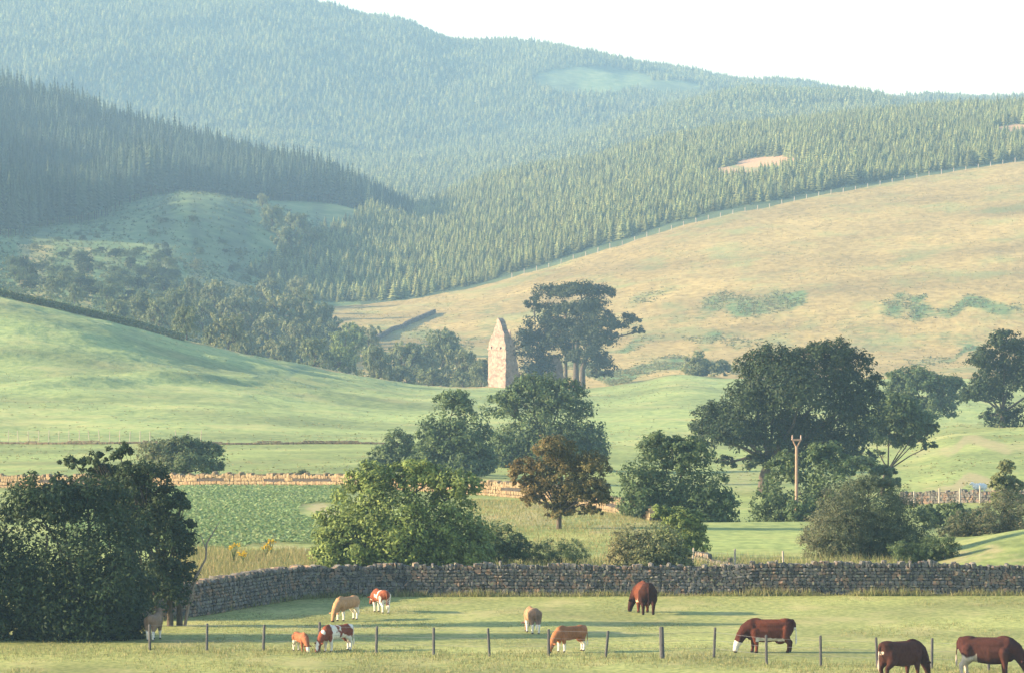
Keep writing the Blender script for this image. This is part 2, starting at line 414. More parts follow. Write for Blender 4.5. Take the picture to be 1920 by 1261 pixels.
# ------------------------------------------------------------------ haze: the evening air of the valley
hz = bpy.data.meshes.new('haze'); bm = bmesh.new()
bmesh.ops.create_cube(bm, size=1.0)
zlo = -45.0; zhi = 265.0
for v in bm.verts:
    v.co = Vector((v.co.x * 3600, v.co.y * 5600 + 2600, (zhi - zlo) * v.co.z + (zhi + zlo) / 2))
bm.to_mesh(hz); bm.free()
hm = bpy.data.materials.new('haze_air'); hm.use_nodes = True
hm.node_tree.nodes.remove(hm.node_tree.nodes['Principled BSDF'])
pv = hm.node_tree.nodes.new('ShaderNodeVolumePrincipled')
pv.inputs['Density'].default_value = HAZE_DENSITY; pv.inputs['Color'].default_value = (*HAZE_COLOR, 1); pv.inputs['Anisotropy'].default_value = 0.0
hm.node_tree.links.new(pv.outputs[0], hm.node_tree.nodes['Material Output'].inputs['Volume'])
hm.cycles.homogeneous_volume = True
hz.materials.append(hm)
tag(link('haze', hz), 'thin blue evening haze filling the valley', 'haze', kind='stuff')

# ------------------------------------------------------------------ conifers
def conifer_meshes(seed, h, r, layers, spokes, bare=.04, trunk_r=.09, mat='conifer'):
    """spruce: drooping pointed boughs in whorls round a thin stem; returns crown and trunk mesh"""
    g = np.random.default_rng(seed); V = []; T = []; tint = []
    for k in range(layers):
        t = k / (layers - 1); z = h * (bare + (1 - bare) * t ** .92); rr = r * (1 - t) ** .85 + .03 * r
        if k == layers - 1: rr = .06 * r
        ns = max(4, int(spokes * (1 - .45 * t)))
        a0 = g.random() * 7
        for j in range(ns):
            a = a0 + 2 * math.pi * j / ns + g.normal(0, .18); L = rr * g.uniform(.75, 1.15); wdt = L * math.pi / ns * 1.0 + .03 * r
            dz = -L * g.uniform(.15, .4); up = h / layers * 1.35
            ca, sa = math.cos(a), math.sin(a); n = len(V)
            V += [(0, 0, z + up * .6), (ca * L * .62 - sa * wdt, sa * L * .62 + ca * wdt, z + dz * .4 - .04 * r),
                  (ca * L, sa * L, z + dz + .10 * L), (ca * L * .62 + sa * wdt, sa * L * .62 - ca * wdt, z + dz * .4 - .04 * r)]
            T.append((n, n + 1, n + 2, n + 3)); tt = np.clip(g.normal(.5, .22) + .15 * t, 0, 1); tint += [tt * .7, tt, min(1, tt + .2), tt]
    n = len(V); V += [(-.02 * r, 0, h * .9), (.02 * r, 0, h * .9), (.01 * r, .01 * r, h * 1.06), (0, .02 * r, h * 1.06)]
    T.append((n, n + 1, n + 2, n + 3)); tint += [.6] * 4
    cr = mesh_np('conifer_crown', V, T, M[mat], {'tint': ('F', tint)})
    tv = []; tf = []
    for k, (z, q) in enumerate(((-.3, 1.2), (h * .5, .7), (h * .95, .12))):
        for j in range(5):
            a = 2 * math.pi * j / 5; tv.append((trunk_r * q * math.cos(a), trunk_r * q * math.sin(a), z))
    for k in range(2):
        for j in range(5): tf.append((k * 5 + j, k * 5 + (j + 1) % 5, k * 5 + 5 + (j + 1) % 5, k * 5 + 5 + j))
    return cr, mesh_np('conifer_trunk', tv, tf, M['bark'])

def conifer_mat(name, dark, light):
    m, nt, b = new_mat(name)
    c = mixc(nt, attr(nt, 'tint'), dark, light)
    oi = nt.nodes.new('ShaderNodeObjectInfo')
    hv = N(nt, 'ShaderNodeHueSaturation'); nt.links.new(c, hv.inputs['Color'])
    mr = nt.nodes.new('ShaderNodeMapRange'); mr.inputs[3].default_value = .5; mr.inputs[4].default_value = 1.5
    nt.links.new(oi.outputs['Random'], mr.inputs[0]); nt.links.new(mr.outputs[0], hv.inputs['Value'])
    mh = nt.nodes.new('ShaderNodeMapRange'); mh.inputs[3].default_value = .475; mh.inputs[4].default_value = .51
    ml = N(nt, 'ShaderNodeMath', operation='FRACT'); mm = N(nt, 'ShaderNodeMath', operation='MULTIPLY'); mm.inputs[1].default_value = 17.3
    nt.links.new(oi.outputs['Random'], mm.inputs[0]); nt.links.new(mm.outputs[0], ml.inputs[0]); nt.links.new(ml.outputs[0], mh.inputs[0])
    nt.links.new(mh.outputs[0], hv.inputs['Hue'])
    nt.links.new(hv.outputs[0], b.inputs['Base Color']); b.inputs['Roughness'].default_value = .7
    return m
M['conifer_shaded'] = conifer_mat('shaded_spruce_needles', (.014, .028, .018), (.05, .075, .04))  # needle colour darkened to carry the shade of the left forest
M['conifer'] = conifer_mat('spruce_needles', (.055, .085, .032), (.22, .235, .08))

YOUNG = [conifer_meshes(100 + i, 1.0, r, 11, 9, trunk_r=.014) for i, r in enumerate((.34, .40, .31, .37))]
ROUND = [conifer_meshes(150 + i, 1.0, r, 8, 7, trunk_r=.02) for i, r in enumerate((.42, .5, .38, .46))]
TALL = [conifer_meshes(200 + i, 1.0, r, 13, 8, bare=.22, trunk_r=.011, mat='conifer_shaded') for i, r in enumerate((.13, .155, .12))]

def scatter(x0, x1, y0, y1, sp, seed):
    g = np.random.default_rng(seed)
    xs = np.arange(x0, x1, sp); ys = np.arange(y0, y1, sp)
    X, Y = np.meshgrid(xs, ys); X = X.ravel() + g.uniform(-.42, .42, X.size) * sp; Y = Y.ravel() + g.uniform(-.42, .42, Y.size) * sp
    return X, Y

lineD = lambda i, px: line_eval(LINES[i], px)[0]
def forest_points(kind):
    if kind == 'plantation':
        X, Y = scatter(-110, 260, 1490, 2420, 2.8, 1)
        px = 960 + F * X / Y
        foot = curve1([(380, 1640), (450, 1560), (520, 1520), (640, 1510), (720, 1512), (800, 1520), (900, 1545), (1000, 1572), (1160, 1606), (1300, 1634), (1500, 1668), (1700, 1702), (1900, 1730), (2220, 1770)], px)
        keep = (px > 430) & (px < 2080) & (Y > foot)
        z = height(X, Y); _, py = to_px(X, Y, z)
        # the burn side: clearing slope left of the plantation
        leftedge = curve1([(350, 800), (370, 740), (395, 690), (430, 630), (470, 575), (540, 440), (600, 430)], py)
        keep &= px > leftedge + 30 * fbm(X / 20, Y / 30, 5, 2)
        # felled openings
        op = blob(px, py, 1450, 312, 80, 20) + blob(px, py, 1380, 326, 60, 14) + blob(px, py, 1905, 246, 45, 14)
        keep &= op < .45
        keep &= rng.random(X.size) > .08 + .25 * (fbm(X / 25, Y / 40, 77, 2) > .22)
        return X[keep], Y[keep], z[keep], foot[keep]
    if kind == 'tall':
        X, Y = scatter(-480, 20, 1520, 2480, 3.3, 2)
        px = 960 + F * X / Y
        foot = curve1([(-400, 1540), (20, 1545), (60, 1600), (90, 1650), (170, 1690), (230, 1780), (280, 1850), (350, 1960), (420, 1975), (500, 1990), (620, 2000), (720, 1990), (760, 2010)], px)
        keep = (px > -1000) & (px < 775) & (Y > foot)
        z = height(X, Y)
        return X[keep], Y[keep], z[keep], foot[keep]
    if kind == 'second':
        X, Y = scatter(-260, 380, 2560, 3420, 3.9, 3)
        px = 960 + F * X / Y; z = height(X, Y); _, py = to_px(X, Y, z)
        keep = (px > 40) & (px < 2080)
        return X[keep], Y[keep], z[keep], None
    X, Y = scatter(-480, 520, 3420, 4420, 4.2, 4)
    px = 960 + F * X / Y; z = height(X, Y); _, py = to_px(X, Y, z)
    op = blob(px, py, 1110, 152, 125, 28) + blob(px, py, 1265, 166, 55, 16)
    keep = (px > -250) & (px < 2080) & ((op < .5) | (Y > 4180)) & (rng.random(X.size) > .05)
    return X[keep], Y[keep], z[keep], None

proto_cols = {}
def proto_collection(name, meshes):
    c = bpy.data.collections.new(name)
    for i, (cr, tr) in enumerate(meshes):
        o = bpy.data.objects.new(name, cr); c.objects.link(o)
    return c

def forest_stuff(name, label, X, Y, Z, S, coll):
    V = np.stack([X, Y, Z], -1)
    me = bpy.data.meshes.new(name); me.vertices.add(len(V)); me.vertices.foreach_set('co', V.astype(np.float32).ravel())
    a = me.attributes.new('tree_scale', 'FLOAT', 'POINT'); a.data.foreach_set('value', S.astype(np.float32))
    o = link(name, me); tag(o, label, 'forest', kind='stuff')
    ng = bpy.data.node_groups.new(name, 'GeometryNodeTree')
    ng.interface.new_socket('Geometry', in_out='INPUT', socket_type='NodeSocketGeometry')
    ng.interface.new_socket('Geometry', in_out='OUTPUT', socket_type='NodeSocketGeometry')
    gi = ng.nodes.new('NodeGroupInput'); go = ng.nodes.new('NodeGroupOutput')
    ip = ng.nodes.new('GeometryNodeInstanceOnPoints'); ci = ng.nodes.new('GeometryNodeCollectionInfo')
    ci.inputs['Collection'].default_value = coll; ci.inputs['Separate Children'].default_value = True; ci.inputs['Reset Children'].default_value = True
    ip.inputs['Pick Instance'].default_value = True
    na = ng.nodes.new('GeometryNodeInputNamedAttribute'); na.data_type = 'FLOAT'; na.inputs[0].default_value = 'tree_scale'
    rv = ng.nodes.new('FunctionNodeRandomValue'); rv.data_type = 'FLOAT_VECTOR'
    rv.inputs[0].default_value = (0, 0, 0); rv.inputs[1].default_value = (.06, .06, 6.28)
    L = ng.links.new
    L(gi.outputs[0], ip.inputs['Points']); L(ci.outputs[0], ip.inputs['Instance']); L(na.outputs[0], ip.inputs['Scale'])
    L(rv.outputs[0], ip.inputs['Rotation']); L(ip.outputs[0], go.inputs[0])
    md = o.modifiers.new('trees', 'NODES'); md.node_group = ng
    return o

young_col = proto_collection('young_spruce', YOUNG); round_col = proto_collection('round_spruce', ROUND); tall_col = proto_collection('tall_spruce', TALL)

def single_conifers(idx, X, Y, Z, S, protos, name, label, group):
    for n, i in enumerate(idx):
        cr, tr = protos[n % len(protos)]
        t = empty(name, (X[i], Y[i], Z[i]), random.uniform(0, 6.28)); t.scale = (S[i],) * 3
        tag(t, label, 'conifer', group)
        link('crown', cr, t); link('trunk', tr, t)

def plant(kind, smin, smax, protos, coll, n_single, sname, slabel, sgroup, fname, flabel):
    X, Y, Z, foot = forest_points(kind)
    S = np.random.default_rng(7).uniform(smin, smax, len(X)) * (1 + .55 * fbm(X / 30, Y / 60, 13, 3)) * (1 + .25 * np.random.default_rng(8).normal(0, .5, len(X)).clip(-1, 1))
    if kind == 'tall': S = S * np.interp(960 + F * X / Y, (560, 680, 780), (1, .7, .35))
    single = np.zeros(len(X), bool)
    if n_single:
        px = 960 + F * X / Y
        inv = np.where((px > 0) & (px < 1920))[0]
        order = inv[np.argsort((Y - foot)[inv])][:n_single]
        single[order] = True
        single_conifers(order, X, Y, Z, S, protos, sname, slabel, sgroup)
    r = ~single
    forest_stuff(fname, flabel, X[r], Y[r], Z[r], S[r], coll)
    return len(X)

nt_ = []
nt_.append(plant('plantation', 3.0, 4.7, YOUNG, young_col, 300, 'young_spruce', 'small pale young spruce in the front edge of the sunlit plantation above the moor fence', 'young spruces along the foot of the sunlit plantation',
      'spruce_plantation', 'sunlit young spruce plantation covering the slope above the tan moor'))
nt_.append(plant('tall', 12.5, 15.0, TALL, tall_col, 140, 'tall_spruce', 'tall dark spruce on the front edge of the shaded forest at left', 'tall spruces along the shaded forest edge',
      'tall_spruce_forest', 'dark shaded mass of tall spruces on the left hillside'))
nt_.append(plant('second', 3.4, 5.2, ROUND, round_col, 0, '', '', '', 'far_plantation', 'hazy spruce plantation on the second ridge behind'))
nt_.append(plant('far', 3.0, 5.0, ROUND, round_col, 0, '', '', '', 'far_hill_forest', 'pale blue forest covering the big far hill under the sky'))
print('conifers', nt_)

# ------------------------------------------------------------------ broadleaved trees
M['leaf_dark'] = leaf_mat('leaf_dark', (.018, .036, .018), (.05, .085, .032), (.075, .07, .036))
M['leaf_mid'] = leaf_mat('leaf_mid', (.045, .08, .036), (.13, .19, .07), (.18, .17, .08))
M['leaf_bright'] = leaf_mat('leaf_bright', (.055, .095, .03), (.25, .32, .085), (.30, .30, .10))
M['leaf_olive'] = leaf_mat('leaf_olive', (.085, .115, .05), (.23, .26, .105), (.28, .23, .12))
M['leaf_rust'] = leaf_mat('leaf_rust', (.055, .06, .024), (.15, .145, .05), (.24, .15, .055))
M['leaf_grey'] = leaf_mat('leaf_grey', (.045, .07, .04), (.10, .14, .07), (.22, .20, .11))
M['leaf_glen'] = leaf_mat('leaf_glen', (.075, .11, .05), (.20, .25, .10), (.25, .22, .11), .4)
M['leaf_pine'] = leaf_mat('leaf_pine', (.02, .034, .02), (.05, .072, .032), (.07, .075, .04), .15)

def leaves(lobes, n, size, seed, clump=.30, fill=.38, warm_left=0.0, warm=.25, droop=0.0, pointy=.5):
    """leaf quads spread in clumps through a set of ellipsoid lobes (x,y,z,rx,ry,rz); returns V, F, tint, warm"""
    g = np.random.default_rng(seed)
    L = np.array(lobes, float)
    area = (L[:, 3] * L[:, 4] + L[:, 3] * L[:, 5] + L[:, 4] * L[:, 5]); cnt = np.maximum((n * area / area.sum()).astype(int), 12)
    P, O, TI = [], [], []
    for l, c in zip(L, cnt):
        nc = max(5, int(c / 34))
        u = g.normal(size=(nc, 3)); u /= np.linalg.norm(u, axis=1)[:, None]
        if l[2] - l[5] > .02: u[:, 2] = np.where(u[:, 2] < -.45, -u[:, 2], u[:, 2])
        rad = np.where(g.random(nc) < fill, g.uniform(.25, .75, nc), g.uniform(.78, 1.08, nc))
        cc = l[:3] + u * rad[:, None] * l[3:]
        rc = clump * l[3:].mean() * g.uniform(.55, 1.35, nc)
        ctint = np.clip(g.normal(.5, .2, nc), 0, 1)
        k = g.integers(0, nc, c)
        e = g.normal(size=(c, 3)); e /= np.linalg.norm(e, axis=1)[:, None]
        e *= (g.random(c) ** .45)[:, None]; e[:, 2] *= .75
        p = cc[k] + e * rc[k][:, None]
        if droop: p[:, 2] -= droop * rc[k] * g.random(c)
        o = (p - l[:3]) / l[3:]; o /= np.linalg.norm(o, axis=1)[:, None] + 1e-6
        P.append(p); O.append(o + .8 * e); TI.append(np.clip(ctint[k] + g.normal(0, .13, c), 0, 1))
    P = np.concatenate(P); O = np.concatenate(O); TI = np.concatenate(TI); m = len(P)
    nrm = O * .7 + np.array([0, 0, .45]) + g.normal(0, .55, (m, 3)); nrm /= np.linalg.norm(nrm, axis=1)[:, None]
    t1 = np.cross(nrm, g.normal(size=(m, 3))); t1 /= np.linalg.norm(t1, axis=1)[:, None]; t2 = np.cross(nrm, t1)
    s = size * g.uniform(.6, 1.4, m)[:, None]
    V = np.stack([P - t1 * s, P - t2 * s * pointy - nrm * s * .12, P + t1 * s, P + t2 * s * pointy - nrm * s * .12], 1).reshape(-1, 3)
    Fc = np.arange(m * 4).reshape(m, 4)
    W = np.clip(warm * g.random(m) ** 2, 0, 1)
    if warm_left:
        xl = (P[:, 0] - P[:, 0].min()) / (np.ptp(P[:, 0]) + 1e-6)
        W = np.clip(W + warm_left * np.clip(.75 - xl * 1.4 + g.normal(0, .22, m), 0, 1), 0, 1)
    return V, Fc, np.repeat(TI, 4), np.repeat(W, 4)

def tube_np(pts, radii, sides=6):
    pts = [Vector(p) for p in pts]; V = []; Fc = []
    for i, p in enumerate(pts):
        d = (pts[min(i + 1, len(pts) - 1)] - pts[max(i - 1, 0)]).normalized()
        a = d.cross(Vector((.31, .87, .2))).normalized(); b = d.cross(a)
        for j in range(sides):
            t = 2 * math.pi * j / sides; V.append(p + radii[i] * (math.cos(t) * a + math.sin(t) * b))
    for i in range(len(pts) - 1):
        for j in range(sides):
            Fc.append((i * sides + j, i * sides + (j + 1) % sides, (i + 1) * sides + (j + 1) % sides, (i + 1) * sides + j))
    return V, Fc

def join_np(parts):
    V = []; Fc = []; n = 0
    for v, f in parts:
        V += [tuple(q) for q in v]; Fc += [tuple(i + n for i in q) for q in f]; n += len(v)
    return V, Fc

def limbs(lobes, r0, seed, stems=None, fork=.35, bend=.25):
    """trunk from the origin with limbs that reach into the lobes"""
    g = random.Random(seed); parts = []
    top = max(l[2] for l in lobes); cx = sum(l[0] for l in lobes) / len(lobes)
    stems = stems or [(0, 0)]
    for (sx, sy) in stems:
        fz = top * fork * g.uniform(.85, 1.15); f = Vector((sx + (cx - sx) * .25, sy, fz))
        parts.append(tube_np([(sx, sy, -.3), (sx * 1.02, sy, fz * .45), f], [r0 * 1.25, r0 * .9, r0 * .75], 7))
        for l in lobes:
            if len(stems) > 1 and g.random() < .4: continue
            e = Vector(l[:3]); mid = f.lerp(e, .5) + Vector((g.uniform(-1, 1), g.uniform(-1, 1), g.uniform(0, 1))) * bend * l[3]
            r = r0 * g.uniform(.32, .5)
            parts.append(tube_np([f - Vector((0, 0, fz * .12)), mid, e], [r, r * .7, r * .3], 5))
            for _ in range(3):
                q = e + Vector((g.uniform(-1, 1) * l[3], g.uniform(-1, 1) * l[4], g.uniform(-.3, 1) * l[5])) * .85
                parts.append(tube_np([mid.lerp(e, .5), mid.lerp(q, .7) + Vector((0, 0, .1 * l[5])), q], [r * .4, r * .25, r * .1], 4))
    return join_np(parts)

def tree(name, label, cat, px, d, lobes_px, n, leaf, mat, seed, r0=.15, group=None, base_py=None, thick=.85, stems=None, trunk=True, skirt=None, fork=.35, **kw):
    """lobes_px: (column, row, half width, half height[, depth shift m]) in the photograph, taken to metres at distance d"""
    b = on(px, d); s = d / F; bx, by = to_px(*b); g = random.Random(seed)
    lobes = []
    for q in lobes_px:
        rx, rz = q[2] * s, q[3] * s; ry = thick * (rx * .6 + rz * .4)
        dy = q[4] if len(q) > 4 else g.uniform(-.5, .5) * ry * 1.2
        lobes.append(((q[0] - px) * s, dy, (by - q[1]) * s, rx, ry, rz))
    if skirt is None: skirt = not trunk
    if skirt:
        top = max(l[2] + l[5] for l in lobes); ext = []
        for l in lobes:
            if l[2] - l[5] < .42 * top:
                hi = l[2] + l[5]; l = (l[0], l[1], hi * .46, l[3], l[4], hi * .54)
            ext.append(l)
        lobes = ext
    t = tag(empty(name, b), label, cat, group)
    V, Fc, ti, w = leaves(lobes, int(n * 2.3), leaf * .74, seed, **kw)
    V[:, 2] = np.where(V[:, 2] < 0, np.abs(V[:, 2]) * .35, V[:, 2])
    link('crown' if trunk else 'foliage', mesh_np(name + '_crown', V, Fc, M[mat], {'tint': ('F', ti), 'warm': ('F', w)}), t)
    tv, tf = limbs(lobes, r0, seed, stems, fork)
    link('trunk' if trunk else 'stems', mesh_np(name + '_trunk', tv, tf, M['bark'], None, True), t)
    return t

# near left; the corner tree's shade is put into its dark leaf colour
tree('field_tree', 'big dark leafy tree at the lower left corner with foliage down to the grass', 'tree', 150, 213,
     [(70, 955, 70, 62), (165, 955, 80, 62), (110, 925, 45, 35), (40, 1080, 85, 110), (165, 1075, 100, 110), (235, 1015, 50, 65), (232, 1125, 42, 70), (110, 1160, 130, 42), (-60, 1040, 80, 140), (-140, 1080, 90, 120), (205, 1165, 55, 34), (246, 1150, 30, 44)],
     30000, .115, 'leaf_dark', 21, .2, skirt=True, fill=.5, warm=.1)
t2 = tree('hawthorn_tree', 'tall scraggly dark hawthorn behind the corner tree, spiky top and bare stems', 'tree', 318, 219.5,
     [(140, 868, 32, 13), (180, 862, 24, 16), (225, 852, 26, 22), (195, 895, 50, 26), (262, 905, 58, 42), (312, 955, 40, 45), (340, 945, 18, 22), (285, 1010, 60, 60), (335, 1020, 36, 55), (300, 1085, 45, 50), (345, 1080, 22, 40), (318, 1115, 34, 36), (282, 1130, 40, 34), (240, 960, 60, 60)],
     12500, .10, 'leaf_dark', 22, .12, stems=[(0, 0), (.35, .2), (-.5, .1)], fork=.25, warm=.2)
tv, tf = tube_np([(.55, 0, -.1), (.75, 0, .9), (1.0, 0, 1.9), (1.38, .05, 2.6), (1.42, .05, 3.2), (1.75, .05, 3.75), (1.95, .05, 4.1)], [.07, .055, .048, .04, .032, .02, .008], 6)
tv2, tf2 = tube_np([(1.40, .05, 2.95), (1.25, .05, 3.35), (1.15, 0, 3.6)], [.03, .02, .008], 5)
link('dead_limb', mesh_np('dead_limb', *join_np([(tv, tf), (tv2, tf2)]), M['deadwood'], None, True), t2)['label'] = 'bare pale dead limb reaching up to the right'
tree('hawthorn_bush', 'low round hawthorn standing behind the tan wall at left', 'bush', 345, 411,
     [(298, 852, 45, 26), (345, 842, 45, 24), (385, 858, 36, 30), (350, 872, 60, 26), (400, 880, 22, 18), (300, 880, 34, 18)], 6000, .14, 'leaf_mid', 23, .12, warm_left=.9)
tree('alder_tree', 'broad sunlit leafy tree right behind the long wall, yellow green on top', 'tree', 750, 252,
     [(695, 908, 48, 40), (780, 898, 62, 34), (862, 918, 46, 36), (648, 965, 56, 52), (735, 965, 75, 66), (835, 978, 70, 66), (655, 1020, 66, 44), (750, 1030, 88, 44), (860, 1030, 60, 42), (618, 1010, 28, 42), (898, 1015, 28, 46)],
     20000, .125, 'leaf_bright', 24, .14, skirt=True, warm=.2)
tree('hawthorn_tree', 'rust brown hawthorn with a dark bare trunk, standing on the dry grass bank', 'tree', 1048, 287,
     [(1038, 845, 42, 26), (988, 882, 34, 24), (1056, 882, 50, 36), (1112, 876, 34, 34), (1015, 915, 42, 24), (1085, 925, 54, 30), (1120, 918, 26, 26), (1052, 950, 30, 20), (1110, 958, 30, 11), (975, 905, 18, 14), (1050, 962, 30, 16), (1002, 938, 26, 16), (1128, 940, 22, 16)],
     11000, .10, 'leaf_rust', 25, .14, warm=.35, warm_left=.6, fork=.22)
tree('ash_tree', 'dark upright ash left of the big rounded tree, beyond the tan wall', 'tree', 842, 462,
     [(850, 762, 40, 30), (812, 798, 32, 28), (868, 800, 50, 36), (838, 838, 58, 42), (882, 862, 46, 34), (800, 868, 40, 28), (908, 828, 22, 34)], 9500, .19, 'leaf_mid', 26, .2, skirt=True, warm=.15)
tree('ash_tree', 'small dark tree leaning against the left of the upright ash', 'tree', 742, 470,
     [(745, 832, 32, 24), (722, 858, 32, 26), (770, 860, 34, 30)], 4200, .18, 'leaf_mid', 27, .12, skirt=True)
tree('thorn_bush', 'small dark thorn bush at the field edge left of the small tree', 'bush', 690, 468,
     [(690, 874, 18, 15), (680, 882, 12, 8)], 900, .15, 'leaf_mid', 28, .06, trunk=False)
tree('sycamore_tree', 'big rounded grey green tree in front of the tower', 'tree', 1025, 500,
     [(1005, 738, 55, 36), (1055, 752, 50, 42), (948, 768, 40, 32), (1092, 800, 42, 42), (1015, 795, 75, 50), (955, 838, 48, 42), (1040, 855, 75, 45), (1112, 838, 26, 42), (940, 878, 34, 28), (970, 745, 30, 25)],
     14000, .20, 'leaf_mid', 29, .25, skirt=True, warm=.2)
tree('willow_tree', 'grey green spreading tree between the rust hawthorn and the wayside field', 'tree', 1280, 322,
     [(1238, 850, 44, 36), (1290, 862, 46, 40), (1200, 898, 44, 38), (1262, 910, 62, 50), (1330, 920, 46, 42), (1352, 948, 32, 28), (1200, 950, 40, 28), (1270, 958, 62, 28)],
     13000, .14, 'leaf_mid', 30, .16, skirt=True, warm=.2)
tree('oak_tree', 'huge dark spreading tree, the tallest right of centre, with drooping lower boughs', 'tree', 1432, 442,
     [(1548, 668, 58, 34), (1460, 688, 68, 40), (1590, 702, 52, 44), (1408, 690, 34, 26), (1500, 740, 100, 62), (1602, 772, 52, 60), (1420, 760, 64, 50), (1345, 788, 48, 36), (1380, 818, 76, 44), (1485, 820, 78, 50), (1572, 835, 72, 44), (1330, 818, 34, 34), (1640, 735, 18, 36), (1430, 868, 40, 20), (1360, 868, 22, 14), (1610, 862, 34, 22), (1520, 862, 46, 24)],
     26000, .18, 'leaf_dark', 31, .42, warm=.35, fill=.35, fork=.3)
tree('oak_tree', 'smaller dark tree with a twisting open trunk right of the huge one', 'tree', 1655, 452,
     [(1680, 772, 46, 32), (1720, 800, 40, 30), (1642, 812, 38, 40), (1700, 828, 44, 18), (1690, 800, 50, 30), (1745, 836, 14, 10), (1650, 850, 16, 9), (1750, 805, 16, 14)], 7000, .17, 'leaf_mid', 32, .17, fork=.4)
tree('beech_tree', 'mid green tree standing farther back between the two dark trees at right', 'tree', 1730, 650,
     [(1715, 720, 52, 32), (1775, 735, 40, 34), (1690, 752, 38, 30), (1755, 768, 44, 28), (1715, 780, 44, 22), (1675, 715, 20, 18)], 7000, .24, 'leaf_mid', 33, .3)
tree('beech_tree', 'dark dense tree at the right edge of the picture above the rough hillock', 'tree', 1880, 590,
     [(1885, 650, 42, 30), (1850, 688, 38, 34), (1915, 705, 52, 62), (1848, 738, 46, 36), (1890, 782, 46, 26), (1975, 720, 60, 84), (1850, 785, 16, 12), (1820, 745, 20, 18)], 10500, .23, 'leaf_dark', 34, .3, fork=.2)
tree('sallow_bush', 'leafy green thicket around the foot of the wooden pole', 'bush', 1515, 350,
     [(1545, 862, 42, 32, .6), (1478, 890, 38, 40, 1.4), (1562, 900, 48, 44, .4), (1450, 940, 40, 44, .3), (1525, 950, 50, 46, .8), (1498, 958, 32, 36, -2.4), (1470, 975, 40, 26, -.8)], 9000, .15, 'leaf_mid', 35, .1, trunk=False, warm=.2)
tree('elder_bush', 'dark green bush showing above the round willow', 'bush', 1615, 395,
     [(1610, 874, 36, 18), (1655, 886, 28, 12), (1580, 880, 25, 18), (1670, 905, 20, 14)], 3500, .16, 'leaf_mid', 36, .08, trunk=False)
tree('willow_bush', 'big dome shaped grey willow bush behind the long wall at right, left coloured sunlit tan', 'bush', 1630, 262,
     [(1635, 955, 78, 58), (1580, 958, 52, 52), (1690, 985, 58, 58), (1600, 1005, 92, 55), (1680, 1025, 72, 40), (1535, 1025, 38, 40), (1630, 920, 50, 28)], 26000, .085, 'leaf_grey', 37, .1, trunk=False, warm_left=.7, warm=.1, clump=.22, pointy=.3, fill=.15)  # warm_left paints the sunlit left edge into the leaf colour
tree('gorse_bush', 'yellow tinged bush standing directly behind the long wall', 'bush', 1215, 250,
     [(1178, 1022, 44, 32), (1235, 1010, 44, 30), (1210, 1040, 72, 26), (1268, 1042, 30, 26)], 9500, .085, 'leaf_olive', 38, .08, trunk=False, warm_left=.7, warm=.3)
tree('elder_bush', 'bright green bush just behind and right of the yellow tinged one', 'bush', 1278, 264,
     [(1240, 962, 18, 18), (1280, 978, 38, 24), (1302, 1002, 26, 28), (1272, 1012, 40, 28)], 5200, .10, 'leaf_bright', 39, .08, trunk=False)
tree('bramble_bush', 'dark bramble clump against the right foot of the broad sunlit tree', 'bush', 945, 257,
     [(938, 1010, 36, 28), (968, 1024, 30, 20), (915, 1025, 24, 22)], 4500, .08, 'leaf_mid', 40, .06, trunk=False)
tree('rush_clump', 'low dark rushy clump on the bank beneath the rust brown hawthorn', 'bush', 1050, 257,
     [(1030, 1026, 34, 15), (1072, 1026, 34, 17), (1000, 1032, 24, 12)], 4000, .08, 'leaf_mid', 41, .05, trunk=False, pointy=.2)
tree('sapling', 'slender upright sapling at the right edge above the golden shrubs', 'tree', 1882, 300,
     [(1888, 880, 14, 22), (1878, 908, 22, 24), (1884, 940, 34, 22), (1900, 915, 20, 20)], 3000, .11, 'leaf_olive', 42, .06)
tree('golden_shrub', 'golden tan feathery shrub at the right edge above the sunlit slope', 'bush', 1870, 284,
     [(1852, 972, 34, 30), (1890, 955, 28, 40), (1915, 975, 34, 36), (1860, 1000, 44, 18)], 5500, .09, 'leaf_grey', 43, .05, trunk=False, warm=1.4, pointy=.25)
tree('golden_shrub', 'smaller tan feathery shrub beside the dome shaped willow', 'bush', 1805, 284,
     [(1805, 985, 30, 26), (1790, 1002, 30, 18), (1825, 1003, 24, 18)], 3200, .09, 'leaf_grey', 44, .05, trunk=False, warm=1.2, pointy=.25)
tree('bramble_bush', 'low green scrub between the dome shaped willow and the sunlit slope', 'bush', 1735, 258,
     [(1700, 1032, 34, 20), (1745, 1026, 36, 18), (1775, 1020, 26, 16)], 4200, .085, 'leaf_mid', 45, .05, trunk=False, pointy=.3)
tree('bramble_bush', 'green scrub in the hollow below the post topped wall at right', 'bush', 1770, 345,
     [(1750, 965, 30, 20), (1790, 960, 30, 18), (1830, 968, 34, 16)], 3500, .13, 'leaf_mid', 46, .06, trunk=False)
tree('thorn_bush', 'small grey bush on the green field just beyond the tan wall', 'bush', 565, 425, [(565, 890, 20, 9)], 700, .12, 'leaf_olive', 47, .04, trunk=False)
tree('thorn_bush', 'pale bush on the moor foot right of the tower trees', 'bush', 1318, 1012, [(1308, 682, 26, 22), (1345, 692, 24, 16)], 1600, .34, 'leaf_olive', 48, .12, trunk=False)

